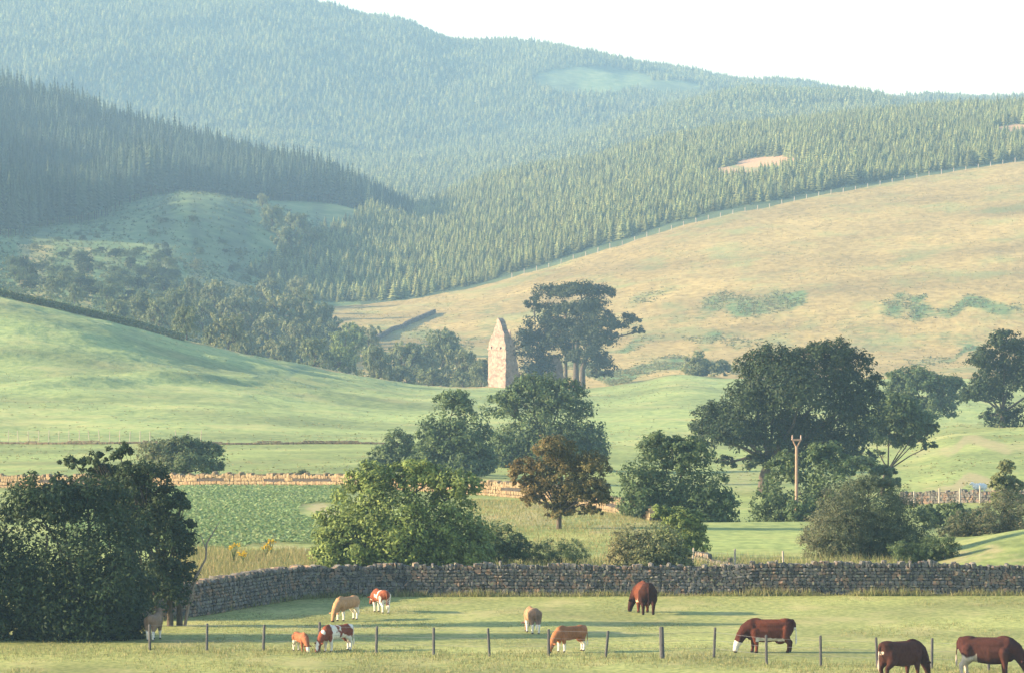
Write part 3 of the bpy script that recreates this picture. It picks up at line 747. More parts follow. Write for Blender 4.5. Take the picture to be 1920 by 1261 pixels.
# tall pines beside the tower
PN = dict(mat='leaf_pine', clump=.42, fill=.3, group=None)
tree('pine_tree', 'leftmost dense tree overgrowing the tower ruin, pine crown on top', 'tree', 1006, 1004,
     [(1000, 570, 19, 15), (1030, 550, 37, 16), (1022, 606, 37, 18), (996, 632, 22, 19), (986, 655, 19, 40), (1000, 690, 26, 46), (1024, 640, 28, 30), (1026, 690, 13, 27), (1030, 582, 32, 14)], 6000, .3, 'leaf_pine', 51, .35, clump=.4)
tree('pine_tree', 'slim pine with a thin straight trunk, second from the tower', 'tree', 1061, 1002,
     [(1062, 548, 32, 15), (1066, 580, 26, 15), (1056, 612, 32, 16), (1046, 642, 26, 22), (1068, 660, 22, 19)], 3600, .3, 'leaf_pine', 52, .28, clump=.42, fork=.7)
tree('pine_tree', 'flat topped pine with the thick dark trunk, third from the tower', 'tree', 1080, 1000,
     [(1088, 546, 35, 16), (1126, 549, 30, 12), (1092, 585, 28, 19), (1084, 632, 30, 20), (1100, 612, 28, 19), (1072, 672, 19, 16)], 4200, .3, 'leaf_pine', 53, .5, clump=.42, fork=.6)
tree('pine_tree', 'rightmost pine by the tower with one long bough reaching right', 'tree', 1092, 999,
     [(1118, 580, 28, 24), (1130, 606, 30, 24), (1124, 636, 35, 22), (1184, 598, 22, 11), (1198, 622, 17, 8), (1164, 612, 15, 9), (1106, 662, 32, 19), (1128, 684, 35, 19), (1128, 702, 24, 9), (1152, 628, 15, 8)], 5200, .3, 'leaf_pine', 54, .5, clump=.42, fork=.5)

# glen trees between the hill pasture and the plantation
def canopy(seed, n=5200, leaf=.36):
    g = random.Random(seed); lobes = []
    for k in range(9):
        a = g.uniform(0, 6.28); r = g.uniform(.15, .62); z = g.uniform(.38, .82)
        lobes.append((r * math.cos(a), r * math.sin(a), z, g.uniform(.3, .46), g.uniform(.3, .46), g.uniform(.2, .32)))
    lobes.append((0, 0, .62, .6, .6, .36)); lobes.append((0, 0, .22, .78, .78, .30))
    V, Fc, ti, w = leaves(lobes, n, .042, seed, clump=.25, fill=.15, warm=.5)
    V[:, 2] = np.maximum(V[:, 2], .0)
    tv, tf = limbs(lobes, .05, seed)
    return (V, Fc, ti, w), mesh_np('glen_trunk', tv, tf, M['bark'], None, True)
CAN = {}
for mname in ('leaf_mid', 'leaf_olive', 'leaf_bright', 'leaf_dark', 'leaf_glen'):
    for k in range(2):
        (V, Fc, ti, w), tr = canopy(300 + k * 7 + len(mname))
        CAN[mname, k] = (mesh_np('glen_crown', V, Fc, M[mname], {'tint': ('F', ti), 'warm': ('F', w)}), tr)
def glen_tree(i, px, top, d, hw, mname, label, name='glen_tree', cat='tree', group='trees crowded in the glen'):
    if cat == 'tree':
        dd = np.linspace(line_eval(LINES[10], px)[0] + 10, 1480 if top > 470 else 1950, 160).ravel(); xx = (px - 960) * dd / F
        _, bb = to_px(xx, dd, height(xx, dd)); d = float(dd[np.argmin(np.abs(bb - top - 2.05 * hw) + .002 * np.abs(dd - d))])
    b = on(px, d); s = d / F; _, by = to_px(*b)
    hgt = (by - top) * s
    t = tag(empty(name, b, random.uniform(0, 6.28)), label, cat, group)
    w = hw * s * 1.2
    t.scale = (w, w * random.uniform(.9, 1.1), hgt)
    cr, tr = CAN[mname, i % 2]
    link('crown', cr, t); link('trunk', tr, t)
GL = [
 (350, 574, 955, 30, 'leaf_glen', 'dark ball shaped tree at the left foot of the glen wood, touching the pasture ridge'),
 (395, 612, 985, 24, 'leaf_glen', 'low tree just right of the ball shaped one at the pasture ridge'),
 (428, 590, 1010, 36, 'leaf_olive', 'olive tree above the pasture ridge, second clump from the ball shaped tree'),
 (476, 560, 1030, 40, 'leaf_olive', 'tall olive tree left of the biggest glen tree'),
 (545, 545, 1050, 58, 'leaf_olive', 'biggest broad olive tree in the middle of the glen wood'),
 (598, 566, 1060, 40, 'leaf_glen', 'green tree on the right shoulder of the biggest glen tree'),
 (520, 632, 1000, 38, 'leaf_olive', 'front tree below the biggest glen tree, at the pasture edge'),
 (588, 630, 1010, 38, 'leaf_glen', 'dark front tree right of the pasture edge olive one'),
 (660, 608, 1050, 34, 'leaf_bright', 'pale green tree left of the short dark wall on the moor'),
 (640, 648, 1000, 44, 'leaf_bright', 'bright green round tree spreading over the pasture ridge'),
 (706, 648, 1020, 40, 'leaf_glen', 'tree right of the bright round one in the glen'),
 (762, 640, 1050, 42, 'leaf_glen', 'tall tree in the middle of the row left of the tower'),
 (828, 618, 1070, 46, 'leaf_glen', 'tallest tree in the row just left of the tower'),
 (868, 655, 1040, 40, 'leaf_olive', 'brownish tree second left of the tower'),
 (902, 672, 1020, 30, 'leaf_glen', 'tree touching the left side of the tower'),
 (745, 684, 1000, 40, 'leaf_glen', 'low front bush in the row left of the tower, over the ridge'),
 (812, 690, 1005, 40, 'leaf_glen', 'low front bush midway between the round bright tree and the tower'),
 (870, 695, 1005, 34, 'leaf_glen', 'low front bush nearest to the tower foot on its left'),
 (404, 528, 1230, 36, 'leaf_olive', 'tan green tree at the back of the glen above the ball shaped tree'),
 (455, 536, 1200, 34, 'leaf_olive', 'back row tree behind the tall olive one'),
 (330, 540, 1180, 36, 'leaf_glen', 'sunlit tree at the upper left of the glen wood'),
 (300, 556, 1150, 34, 'leaf_glen', 'green tree left of the glen wood on the bracken slope'),
 (262, 548, 1190, 32, 'leaf_glen', 'dark green tree on the bracken slope, second from the left end'),
 (222, 560, 1150, 30, 'leaf_glen', 'leftmost rounded tree of the glen wood on the bracken slope'),
 (365, 520, 1280, 30, 'leaf_glen', 'dark tree in the upper glen below the clearing'),
 (512, 384, 1780, 26, 'leaf_glen', 'dark round tree high on the clearing below the tall forest'),
 (492, 364, 1900, 14, 'leaf_olive', 'small pale tree at the top of the clearing against the forest'),
 (555, 398, 1740, 30, 'leaf_glen', 'wide dark bush right of the round tree high on the clearing'),
 (540, 424, 1680, 38, 'leaf_glen', 'dark scrubby tree below the round one on the clearing'),
 (590, 424, 1660, 26, 'leaf_glen', 'scrubby tree where the clearing meets the plantation'),
 (620, 598, 1150, 28, 'leaf_glen', 'green tree at the back of the glen next to the dry bank'),
 (100, 520, 1200, 18, 'leaf_glen', 'small leafy tree low on the bracken slope at far left'),
 (140, 532, 1190, 18, 'leaf_glen', 'small leafy tree in the middle of the bracken slope at far left'),
 (120, 508, 1290, 16, 'leaf_glen', 'small upright tree above the two leafy ones at far left'),
 (565, 600, 1050, 42, 'leaf_olive', 'broad olive tree in front of the right half of the biggest glen tree'),
 (460, 622, 1000, 34, 'leaf_olive', 'rounded olive front tree right of the ball shaped one, at the pasture edge'),
 (690, 612, 1050, 26, 'leaf_olive', 'small pale tree just below the short dark wall on the moor'),
 (640, 620, 1050, 32, 'leaf_bright', 'sunlit yellow green tree behind the bright round one'),
 (795, 650, 1050, 34, 'leaf_glen', 'middle height tree filling the row left of the tower'),
 (430, 556, 1150, 32, 'leaf_olive', 'tan topped tree between the back row and the tall olive one'),
 (505, 590, 1050, 36, 'leaf_olive', 'full crowned olive tree under the left half of the biggest glen tree'),
 (380, 560, 1150, 30, 'leaf_glen', 'green tree just above the ball shaped one'),
 (560, 520, 1300, 26, 'leaf_olive', 'small olive tree among the lowest plantation spruces'),
 (500, 522, 1300, 28, 'leaf_olive', 'pale tree at the corner where glen wood meets plantation'),
]
for i, (px, top, d, hw, mn, lb) in enumerate(GL): glen_tree(i, px, top, d, hw, mn, lb)
# shrubs scattered over the bracken slope
g = random.Random(8)
nsh = 0
while nsh < 70:
    px, py = g.uniform(25, 560), g.uniform(400, 610)
    if py > 470 + (px * .26 if px > 0 else 0) + 30 or py < 470 - px * .22: continue
    p = cast(px, py, 905)
    if p.y < 1000 or p.y > 1900: continue
    hgt = g.uniform(1.0, 2.6) * p.y / F * 6
    glen_tree(nsh, px, to_px(*p)[1] - g.uniform(6, 15), p.y, g.uniform(5, 12), g.choice(['leaf_mid', 'leaf_dark', 'leaf_mid', 'leaf_olive']),
              'small dark shrub scattered over the shaded bracken slope below the tall forest', 'slope_shrub', 'shrub', 'shrubs scattered on the bracken slope')
    nsh += 1

n = 0
while n < 75:
    px, py = g.uniform(20, 330), g.uniform(475, 600)
    if py > 545 + max(0, px - 60) * .2 or py < 505 - px * .12: continue
    p = cast(px, py, 905)
    if p.y < 1000 or p.y > 1600: continue
    glen_tree(n, px, to_px(*p)[1] - g.uniform(14, 26), p.y, g.uniform(11, 20), g.choice(['leaf_mid', 'leaf_dark', 'leaf_mid']),
              'dark rounded bush at the foot of the shaded slope above the ridge hedge', 'thicket_bush', 'bush', 'bushes at the foot of the shaded slope')
    n += 1

# ------------------------------------------------------------------ dry stone walls
def stone_proto(seed):
    """one rough stone: a rounded, knocked-about block in a unit box"""
    g = np.random.default_rng(seed); bm = bmesh.new(); bmesh.ops.create_cube(bm, size=1.0)
    bmesh.ops.subdivide_edges(bm, edges=bm.edges[:], cuts=1, use_grid_fill=True)
    for v in bm.verts:
        c = v.co.copy(); k = sum(abs(q) > .4 for q in c)
        c *= {3: .80, 2: .92, 1: 1.0, 0: 1}[k]; v.co = c + Vector(g.normal(0, .045, 3))
    bm.verts.ensure_lookup_table()
    V = np.array([v.co[:] for v in bm.verts]); Fc = np.array([[v.index for v in f.verts] for f in bm.faces]); bm.free()
    return V, Fc
STONES = [stone_proto(i) for i in range(8)]

def wall_path(pts, step):
    """resample ground polyline; returns list of (pos xy, tangent xy)"""
    P = [Vector(p[:2]) for p in pts]; out = []
    for a, b in zip(P[:-1], P[1:]):
        n = max(1, int((b - a).length / step))
        for k in range(n): out.append((a.lerp(b, k / n), (b - a).normalized()))
    out.append((P[-1], (P[-1] - P[-2]).normalized())); return out

def smooth_path(px_d, step=1.5):
    """curve through (column, distance) points on the ground"""
    xs = [p[0] for p in px_d]; q = np.linspace(xs[0], xs[-1], max(12, int(abs(xs[-1] - xs[0]) / 25)))
    dd = curve1([(p[0], p[1]) for p in px_d], q)
    return [((a - 960) * b / F, b) for a, b in zip(q, dd)]

def drystone(name, label, path, height, sl, sh, mat, n_single, seed, thick=.34, cope=True, parts_window=None, ragged=.0):
    g = random.Random(seed); P = [Vector(p) for p in path]
    seg = [0.0]
    for a, b in zip(P[:-1], P[1:]): seg.append(seg[-1] + (b - a).length)
    total = seg[-1]
    def at(t):
        i = min(max(np.searchsorted(seg, t) - 1, 0), len(P) - 2); k = (t - seg[i]) / (seg[i + 1] - seg[i])
        p = P[i].lerp(P[i + 1], k); tg = (P[i + 1] - P[i]).normalized(); return p, tg
    zt = np.linspace(0, total, int(total / .5) + 2); zp = [at(t)[0] for t in zt]
    zg = terrain_z([p.x for p in zp], [p.y for p in zp]); gt = lambda t: float(np.interp(t, zt, zg))
    th = tag(empty(name, (P[0].x, P[0].y, float(zg[0]))), label, 'wall')
    org = th.location.copy()
    # solid core
    cv, cf = [], []; ns = max(2, int(total / .8))
    for k in range(ns + 1):
        p, tg = at(total * k / ns); nv = Vector((-tg.y, tg.x)); z = gt(total * k / ns)
        hh = height - (.14 if cope else .05) * height / 1.3 - ragged * 1.25
        for (o, zz) in ((-thick * .42, -.15), (thick * .42, -.15), (thick * .36, hh), (-thick * .36, hh)):
            q = p + nv * o; cv.append((q.x - org.x, q.y - org.y, z + zz - org.z))
    for k in range(ns):
        for j in range(4): cf.append((k * 4 + j, k * 4 + (j + 1) % 4, k * 4 + 4 + (j + 1) % 4, k * 4 + 4 + j))
    link('core', mesh_np('core', cv, cf, M['core']), th)
    items = []    # (matrix, scale, proto, size measure)
    sag = lambda t: 1 + .07 * float(vnoise([t / 2.3], [seed * 1.7], 6)[0])
    def put(t, off, z, L, hgt, dep, lean, yaw=0):
        z *= sag(t)
        p, tg = at(min(max(t, 0), total)); nv = Vector((-tg.y, tg.x)); q = p + nv * off
        ang = math.atan2(tg.y, tg.x) + yaw
        mt = Matrix.Translation((q.x, q.y, gt(t) + z)) @ Matrix.Rotation(ang, 4, 'Z') @ Matrix.Rotation(lean, 4, 'Y') @ Matrix.Diagonal((L, dep, hgt, 1))
        items.append((mt, g.randrange(8), L * hgt))
    z = 0.0; body = height - (sh * 1.5 if cope else 0)
    while z < body - .04:
        ch = min(sh * g.uniform(.75, 1.3), body - z + .02); t = -g.uniform(0, sl)
        bat = (thick * .5) * (1 - .22 * z / height)
        while t < total:
            L = sl * g.choice((.6, .8, 1, 1.2, 1.6)) * g.uniform(.85, 1.15)
            hh = ch * g.uniform(.85, 1.18)
            if not (ragged and z > body - ragged * (1.2 + 1.5 * vnoise([t / 2.0], [seed], 5)[0])):
                put(t + L / 2, -bat + .5 * .16 + g.uniform(-.03, .02), z + ch / 2, L * .99, hh * .99, .22, g.gauss(0, .09))
            t += L
        z += ch
    if cope:
        t = 0
        while t < total:
            L = sl * g.uniform(.5, 1.3); hh = sh * g.uniform(1.0, 2.3)
            put(t + L / 2, g.uniform(-.02, .02), body + hh / 2 - .04, L * 1.02, hh, thick * g.uniform(.85, 1.05), g.gauss(0, .16), g.gauss(0, .1)); t += L
    inv = Matrix.Translation(-org)
    def seen(m):
        px, _ = to_px(*m.translation); return (parts_window is None) or parts_window[0] < px < parts_window[1]
    order = sorted([i for i in range(len(items)) if seen(items[i][0])], key=lambda i: -items[i][2])[:n_single]
    pick = set(order)
    protos = [mesh_np('stone', v, f, M[mat], None, False) for v, f in STONES] if n_single else None
    for i in order:
        mt, k, _ = items[i]; o = link('stone', protos[k], th); o.matrix_local = inv @ mt
    Vs, Fs, n = [], [], 0
    for i, (mt, k, _) in enumerate(items):
        if i in pick: continue
        v, f = STONES[k]; A = np.array(inv @ mt)
        Vs.append(v @ A[:3, :3].T + A[:3, 3]); Fs.append(f + n); n += len(v)
    if Vs:
        o = link('packed_stones', mesh_np('packed_stones', np.concatenate(Vs), np.concatenate(Fs), M[mat], None, False), th); o['kind'] = 'stuff'
    return th

LONG_WALL = [(180, 222.5), (290, 223), (345, 224.5), (400, 227), (450, 230), (500, 233), (560, 236), (640, 237.5), (760, 238), (1000, 238), (1400, 238), (1920, 238.5), (2250, 239), (2900, 240)]
drystone('dry_stone_wall', 'long dark grey dry stone wall running across behind the cattle', smooth_path(LONG_WALL), 1.33, .21, .135, 'stone', 300, 3, .5, parts_window=(330, 1915))
TAN_WALL = [(-400, 420), (0, 411), (300, 399), (620, 385), (900, 363), (1030, 345), (1150, 329), (1225, 320)]
drystone('dry_stone_wall', 'sunlit tan dry stone wall above the crop field, running behind the rust hawthorn', smooth_path(TAN_WALL), .92, .30, .2, 'stone_tan', 0, 4, .5, ragged=.16)
FIELD_WALL = [(-300, 572), (0, 568), (300, 566), (520, 566), (720, 566)]
drystone('dry_stone_wall', 'low broken grey wall crossing the green field below the hill pasture', smooth_path(FIELD_WALL), .32, .45, .2, 'stone_tan', 0, 5, .5, cope=False, ragged=.1)
POST_WALL = [(1690, 436), (1780, 434), (1860, 432), (1990, 430)]
drystone('dry_stone_wall', 'dark wall with pale posts below the rough hillock at right', smooth_path(POST_WALL), .95, .35, .2, 'stone', 0, 6, .5)
LOW_WALL = [(1310, 252), (1380, 258), (1440, 262), (1500, 250)]
drystone('dry_stone_wall', 'short low tumbled wall between the green field and the long wall', smooth_path([(1300, 262), (1360, 257), (1420, 254), (1500, 248)]), .5, .25, .16, 'stone', 0, 7, .5, cope=False, ragged=.2)
MOOR_WALL = [(px, cast(px, py, 1060).y) for px, py in ((702, 640), (730, 624), (760, 612), (790, 598), (814, 588))]
drystone('dry_stone_wall', 'short dark wall slanting up the dry bank left of the tower', smooth_path(MOOR_WALL), 1.0, .8, .35, 'stone', 0, 8, .8, cope=False)

# ------------------------------------------------------------------ fences
def box_np(sx, sy, sz, z0=0.0):
    V = [(x * sx / 2, y * sy / 2, z0 + z * sz) for z in (0, 1) for y in (-1, 1) for x in (-1, 1)]
    return V, [(0, 2, 3, 1), (4, 5, 7, 6), (0, 1, 5, 4), (2, 6, 7, 3), (0, 4, 6, 2), (1, 3, 7, 5)]
def post_mesh(w, h, mat):
    pts = [(0, 0, -.25), (0, 0, h * .5), (0, 0, h - .03), (0, 0, h)]
    V, Fc = tube_np(pts, [w * .52, w * .5, w * .48, w * .40], 8)
    n = len(V); V = list(V) + [Vector((0, 0, h + .01))]
    me = bpy.data.meshes.new('post'); me.from_pydata([tuple(v) for v in V], [], [tuple(f) for f in Fc] + [(n - 8 + j, n - 8 + (j + 1) % 8, n) for j in range(8)])
    me.materials.append(M[mat]); me.update(); return me

def post_fence(name, label, spots, w, h, mat, wires, seed, special=None):
    """spots: ground points of the posts; wires: heights"""
    g = random.Random(seed); th = tag(empty(name, spots[0]), label, 'fence'); org = Vector(spots[0])
    me = post_mesh(w, h, mat)
    for i, p in enumerate(spots):
        k = (special or {}).get(i)
        o = link('post', post_mesh(w * k[0], h * k[1], k[2]) if k else me, th)
        o.location = Vector(p) - org; o.rotation_euler = (g.gauss(0, .03), g.gauss(0, .04), g.uniform(0, 6)); s = g.uniform(.92, 1.06); o.scale = (1, 1, s)
    for wz in wires:
        V, Fc = tube_np([Vector(p) - org + Vector((0, 0, wz + g.gauss(0, .01))) for p in spots], [.004] * len(spots), 4)
        link('wire', mesh_np('wire', V, Fc, M['wire']), th)
    return th

near = [(172, 1219), (280, 1219), (387, 1220), (493, 1221), (598, 1222), (705, 1225), (813, 1228), (918, 1231), (1029, 1230), (1136, 1233), (1242, 1235), (1339, 1233), (1438, 1246), (1540, 1249), (1646, 1252), (1748, 1254), (1855, 1258), (1962, 1262)]
spots = [cast(px, py, 150) for px, py in near[1:]]
post_fence('wire_fence', 'wire fence of dark wooden posts along the bottom, in front of the cattle', spots, .10, 1.02, 'post', (.35, .62, .9), 2, {9: (1.75, 1.06, 'post')})
q = np.arange(960, 2080, 23.0)
mf = [on(px, float(curve1([(640, 1490), (720, 1500), (800, 1510), (900, 1530), (1000, 1550), (1160, 1580), (1300, 1610), (1500, 1650), (1700, 1690), (1900, 1720), (2220, 1760)], px)) - 3) for px in q]
post_fence('moor_fence', 'pale post fence along the top of the tan moor below the plantation', mf, .22, 1.35, 'post_pale', (.5, 1.0), 3)
pf = [on(px, 431) for px in (1715, 1762, 1800, 1838, 1878, 1916)]
post_fence('wire_fence', 'row of pale posts standing in front of the dark wall at right', pf, .14, 1.25, 'post_pale', (.6, 1.1), 4)
hf = [on(px, 574) for px in list(range(15, 300, 19)) + [330, 352, 376]]
post_fence('wire_fence', 'thin pale post fence along the broken wall at the left', hf, .07, 1.1, 'post_pale', (.5, .9), 5)
pp = [on(px, d) for px, d in ((1298, 256), (1378, 254), (1470, 252))]
post_fence('wire_fence', 'three short posts by the low tumbled wall behind the long wall', pp, .09, 1.0, 'post_pale', (.8,), 6)

# ------------------------------------------------------------------ wooden pole with a forked top
pd = 348.5; pb = on(1494, pd); ptop = CZ - (836 - H) * pd / F - pb.z
pole = tag(empty('utility_pole', pb), 'tall wooden utility pole with a forked top in front of the huge dark tree', 'utility pole')
V, Fc = tube_np([(0, 0, -.4), (0, 0, ptop * .5), (0, 0, ptop)], [.125, .105, .09], 10)
link('mast', mesh_np('mast', V, Fc, M['pole'], None, True), pole)
sx = 8.0 * pd / F; up = 17 * pd / F
for sg in (-1, 1):
    V, Fc = tube_np([(0, 0, ptop - .1), (sg * sx * .95, 0, ptop + up * .72)], [.055, .042], 6)
    arm = link('fork_arm', mesh_np('fork_arm', V, Fc, M['pole'], None, True), pole)
    V, Fc = tube_np([(sg * sx, 0, ptop + up * .66), (sg * sx, 0, ptop + up * .78), (sg * sx, 0, ptop + up * .84), (sg * sx, 0, ptop + up * 1.25)], [.03, .07, .045, .04], 8)
    link('insulator', mesh_np('insulator', V, Fc, M['ceramic'], None, True), arm)
V, Fc = box_np(sx * 2.1, .1, .12, ptop + up * .60)
link('crossbar', mesh_np('crossbar', V, Fc, M['pole']), pole)

# ------------------------------------------------------------------ ruined tower
def wall_slab(outline, thick, seed, mat, jag=.12):
    """upright rubble slab in the xz plane from an outline (list of x, z), thickness in y, broken edges"""
    g = random.Random(seed); pts = []
    for (a, b) in zip(outline, outline[1:] + outline[:1]):
        a, b = Vector(a), Vector(b); n = max(1, int((b - a).length / .5))
        for k in range(n): pts.append(a.lerp(b, k / n))
    low = min(p[1] for p in pts)
    P = [Vector((p.x + g.uniform(-jag, jag) * (p.y > low + .2), p.y + g.uniform(-jag, jag) * (p.y > low + .2))) for p in pts]
    me = bpy.data.meshes.new('slab'); n = len(P)
    V = [(p.x, -thick / 2, p.y) for p in P] + [(p.x, thick / 2 + g.uniform(-.06, .06), p.y) for p in P]
    me.from_pydata(V, [], [tuple(range(n)), tuple(range(2 * n - 1, n - 1, -1))] + [((i + 1) % n, i, n + i, n + (i + 1) % n) for i in range(n)])
    me.materials.append(M[mat]); me.update(); return me
TD = 1003.0; tb = on(945, TD); ts = TD / F
tower = tag(empty('ruined_tower', tb), 'ruined stone tower with a sunlit broken gable beside the pines', 'ruin')
tbx, tby = to_px(*tb); Hm = lambda py: (tby - py) * ts
# lit gable: turned towards the sun on the left; shaded flank runs back to the right
yaw = math.radians(-56)          # gable plane turned so that it faces left and forward
ca = math.cos(yaw)
U = lambda px: (px - 945) * ts / ca
gab = [(U(920), -.5), (U(953), -.5), (U(953), Hm(652)), (U(951), Hm(640)), (U(950), Hm(626)), (U(947), Hm(618)), (U(944.5), Hm(608)), (U(940), Hm(598)), (U(937.5), Hm(595)), (U(935.5), Hm(606)), (U(930), Hm(622)), (U(924), Hm(636)), (U(920), Hm(650))]
o = link('gable_wall', wall_slab(gab, 1.1, 1, 'rubble'), tower); o.rotation_euler = (0, 0, yaw)
# chamfered upper corner and stringcourse
st = link('stringcourse', wall_slab([(U(919.3), Hm(656)), (U(953.7), Hm(656)), (U(953.7), Hm(653)), (U(919.3), Hm(653))], 1.35, 2, 'rubble', .05), tower); st.rotation_euler = (0, 0, yaw)
for cx in (927, 944):  # dark slabs whose colour stands in for the shade inside small holes
    c = link('putlog_hole_shade', wall_slab([(U(cx - .55), Hm(655)), (U(cx + .55), Hm(655)), (U(cx + .55), Hm(650)), (U(cx - .55), Hm(650))], 1.40, 3, 'core', .02), tower); c.rotation_euler = (0, 0, yaw)
# side wall going back from the right corner
def flank(outline, corner_px, seed, mat='rubble', th=1.0, rot=90, name='side_wall'):
    x0 = U(corner_px); e = link(name, wall_slab(outline, th, seed, mat), tower)
    e.rotation_euler = (0, 0, yaw + math.radians(rot)); e.location = (x0 * ca, x0 * math.sin(yaw), 0); return e
flank([(.45, -.5), (2.6, -.5), (2.3, Hm(700)), (1.7, Hm(668)), (1.5, Hm(652)), (.9, Hm(640)), (.45, Hm(618))], 950, 4)
flank([(.4, -.5), (2.5, -.5), (1.5, Hm(695)), (.4, Hm(660))], 923, 5)
# the far gable, mostly behind the trees, and a sunlit jamb
far = link('far_gable', wall_slab([(-1.6, -.6), (1.5, -.6), (1.4, Hm(690)), (.6, Hm(668)), (-.3, Hm(664)), (-1.2, Hm(682))], 1.0, 6, 'rubble'), tower)
far.location = ((1041 - tbx) * ts, 2.6, 0); far.rotation_euler = (0, 0, math.radians(12))
jm = link('window_jamb', wall_slab([(-.6, -.5), (.5, -.5), (.5, Hm(652)), (.1, Hm(636)), (-.5, Hm(650))], 1.0, 7, 'rubble'), tower)
jm.location = ((1014 - tbx) * ts, 3.2, 0); jm.rotation_euler = (0, 0, yaw)

# ------------------------------------------------------------------ cattle
def coat_mat():
    m, nt, b = new_mat('cattle_coat')
    a = nt.nodes.new('ShaderNodeVertexColor'); a.layer_name = 'coat'
    t = nt.nodes.new('ShaderNodeTexCoord')
    n1 = noise(nt, 14, 5, (1, 1, .5), .6, t.outputs['Object'])
    hv = N(nt, 'ShaderNodeHueSaturation'); nt.links.new(a.outputs[0], hv.inputs['Color'])
    mr = nt.nodes.new('ShaderNodeMapRange'); mr.inputs[1].default_value = .3; mr.inputs[2].default_value = .7; mr.inputs[3].default_value = .8; mr.inputs[4].default_value = 1.2
    nt.links.new(n1, mr.inputs[0]); nt.links.new(mr.outputs[0], hv.inputs['Value'])
    nt.links.new(hv.outputs[0], b.inputs['Base Color']); b.inputs['Roughness'].default_value = .9; b.inputs['Specular IOR Level'].default_value = .06
    return m
M['coat'] = coat_mat()
M['eye'] = plain_mat('dark_eye', (.01, .01, .01), (.02, .015, .012), 30, .001, .2)

def ico(sub):
    bm = bmesh.new(); bmesh.ops.create_icosphere(bm, subdivisions=sub, radius=1)
    V = np.array([v.co[:] for v in bm.verts]); Fc = np.array([[v.index for v in f.verts] for f in bm.faces]); bm.free(); return V, Fc
ICO = ico(2)
class Blob:
    """collects overlapping ellipsoids; surface() fuses them into one continuous skin"""
    def __init__(self): self.V = []; self.F = []; self.n = 0
    def ell(self, c, r):
        v = ICO[0] * np.array(r) + np.array(c); self.V.append(v); self.F.append(ICO[1] + self.n); self.n += len(v)
    def surface(self, voxel, it):
        me = mesh_np('skin', np.concatenate(self.V), np.concatenate(self.F))
        o = bpy.data.objects.new('skin', me); COL.objects.link(o)
        r = o.modifiers.new('r', 'REMESH'); r.mode = 'VOXEL'; r.voxel_size = voxel
        sm = o.modifiers.new('s', 'SMOOTH'); sm.factor = .5; sm.iterations = it
        out = bpy.data.meshes.new_from_object(o.evaluated_get(bpy.context.evaluated_depsgraph_get()))
        bpy.data.objects.remove(o); bpy.data.meshes.remove(me)
        out.polygons.foreach_set('use_smooth', np.ones(len(out.polygons), bool)); return out
def capsule_chain(bm, pts):
    """row of overlapping balls: pts (x,y,z,r)"""
    for a, b in zip(pts[:-1], pts[1:]):
        pa, pb = Vector(a[:3]), Vector(b[:3]); n = max(2, int((pb - pa).length / (.45 * max(min(a[3], b[3]), .02))))
        for k in range(n + 1):
            t = k / n; r = a[3] * (1 - t) + b[3] * t; bm.ell(pa.lerp(pb, t)[:], (r, r, r))
def ell(bm, c, r): bm.ell(c, r)

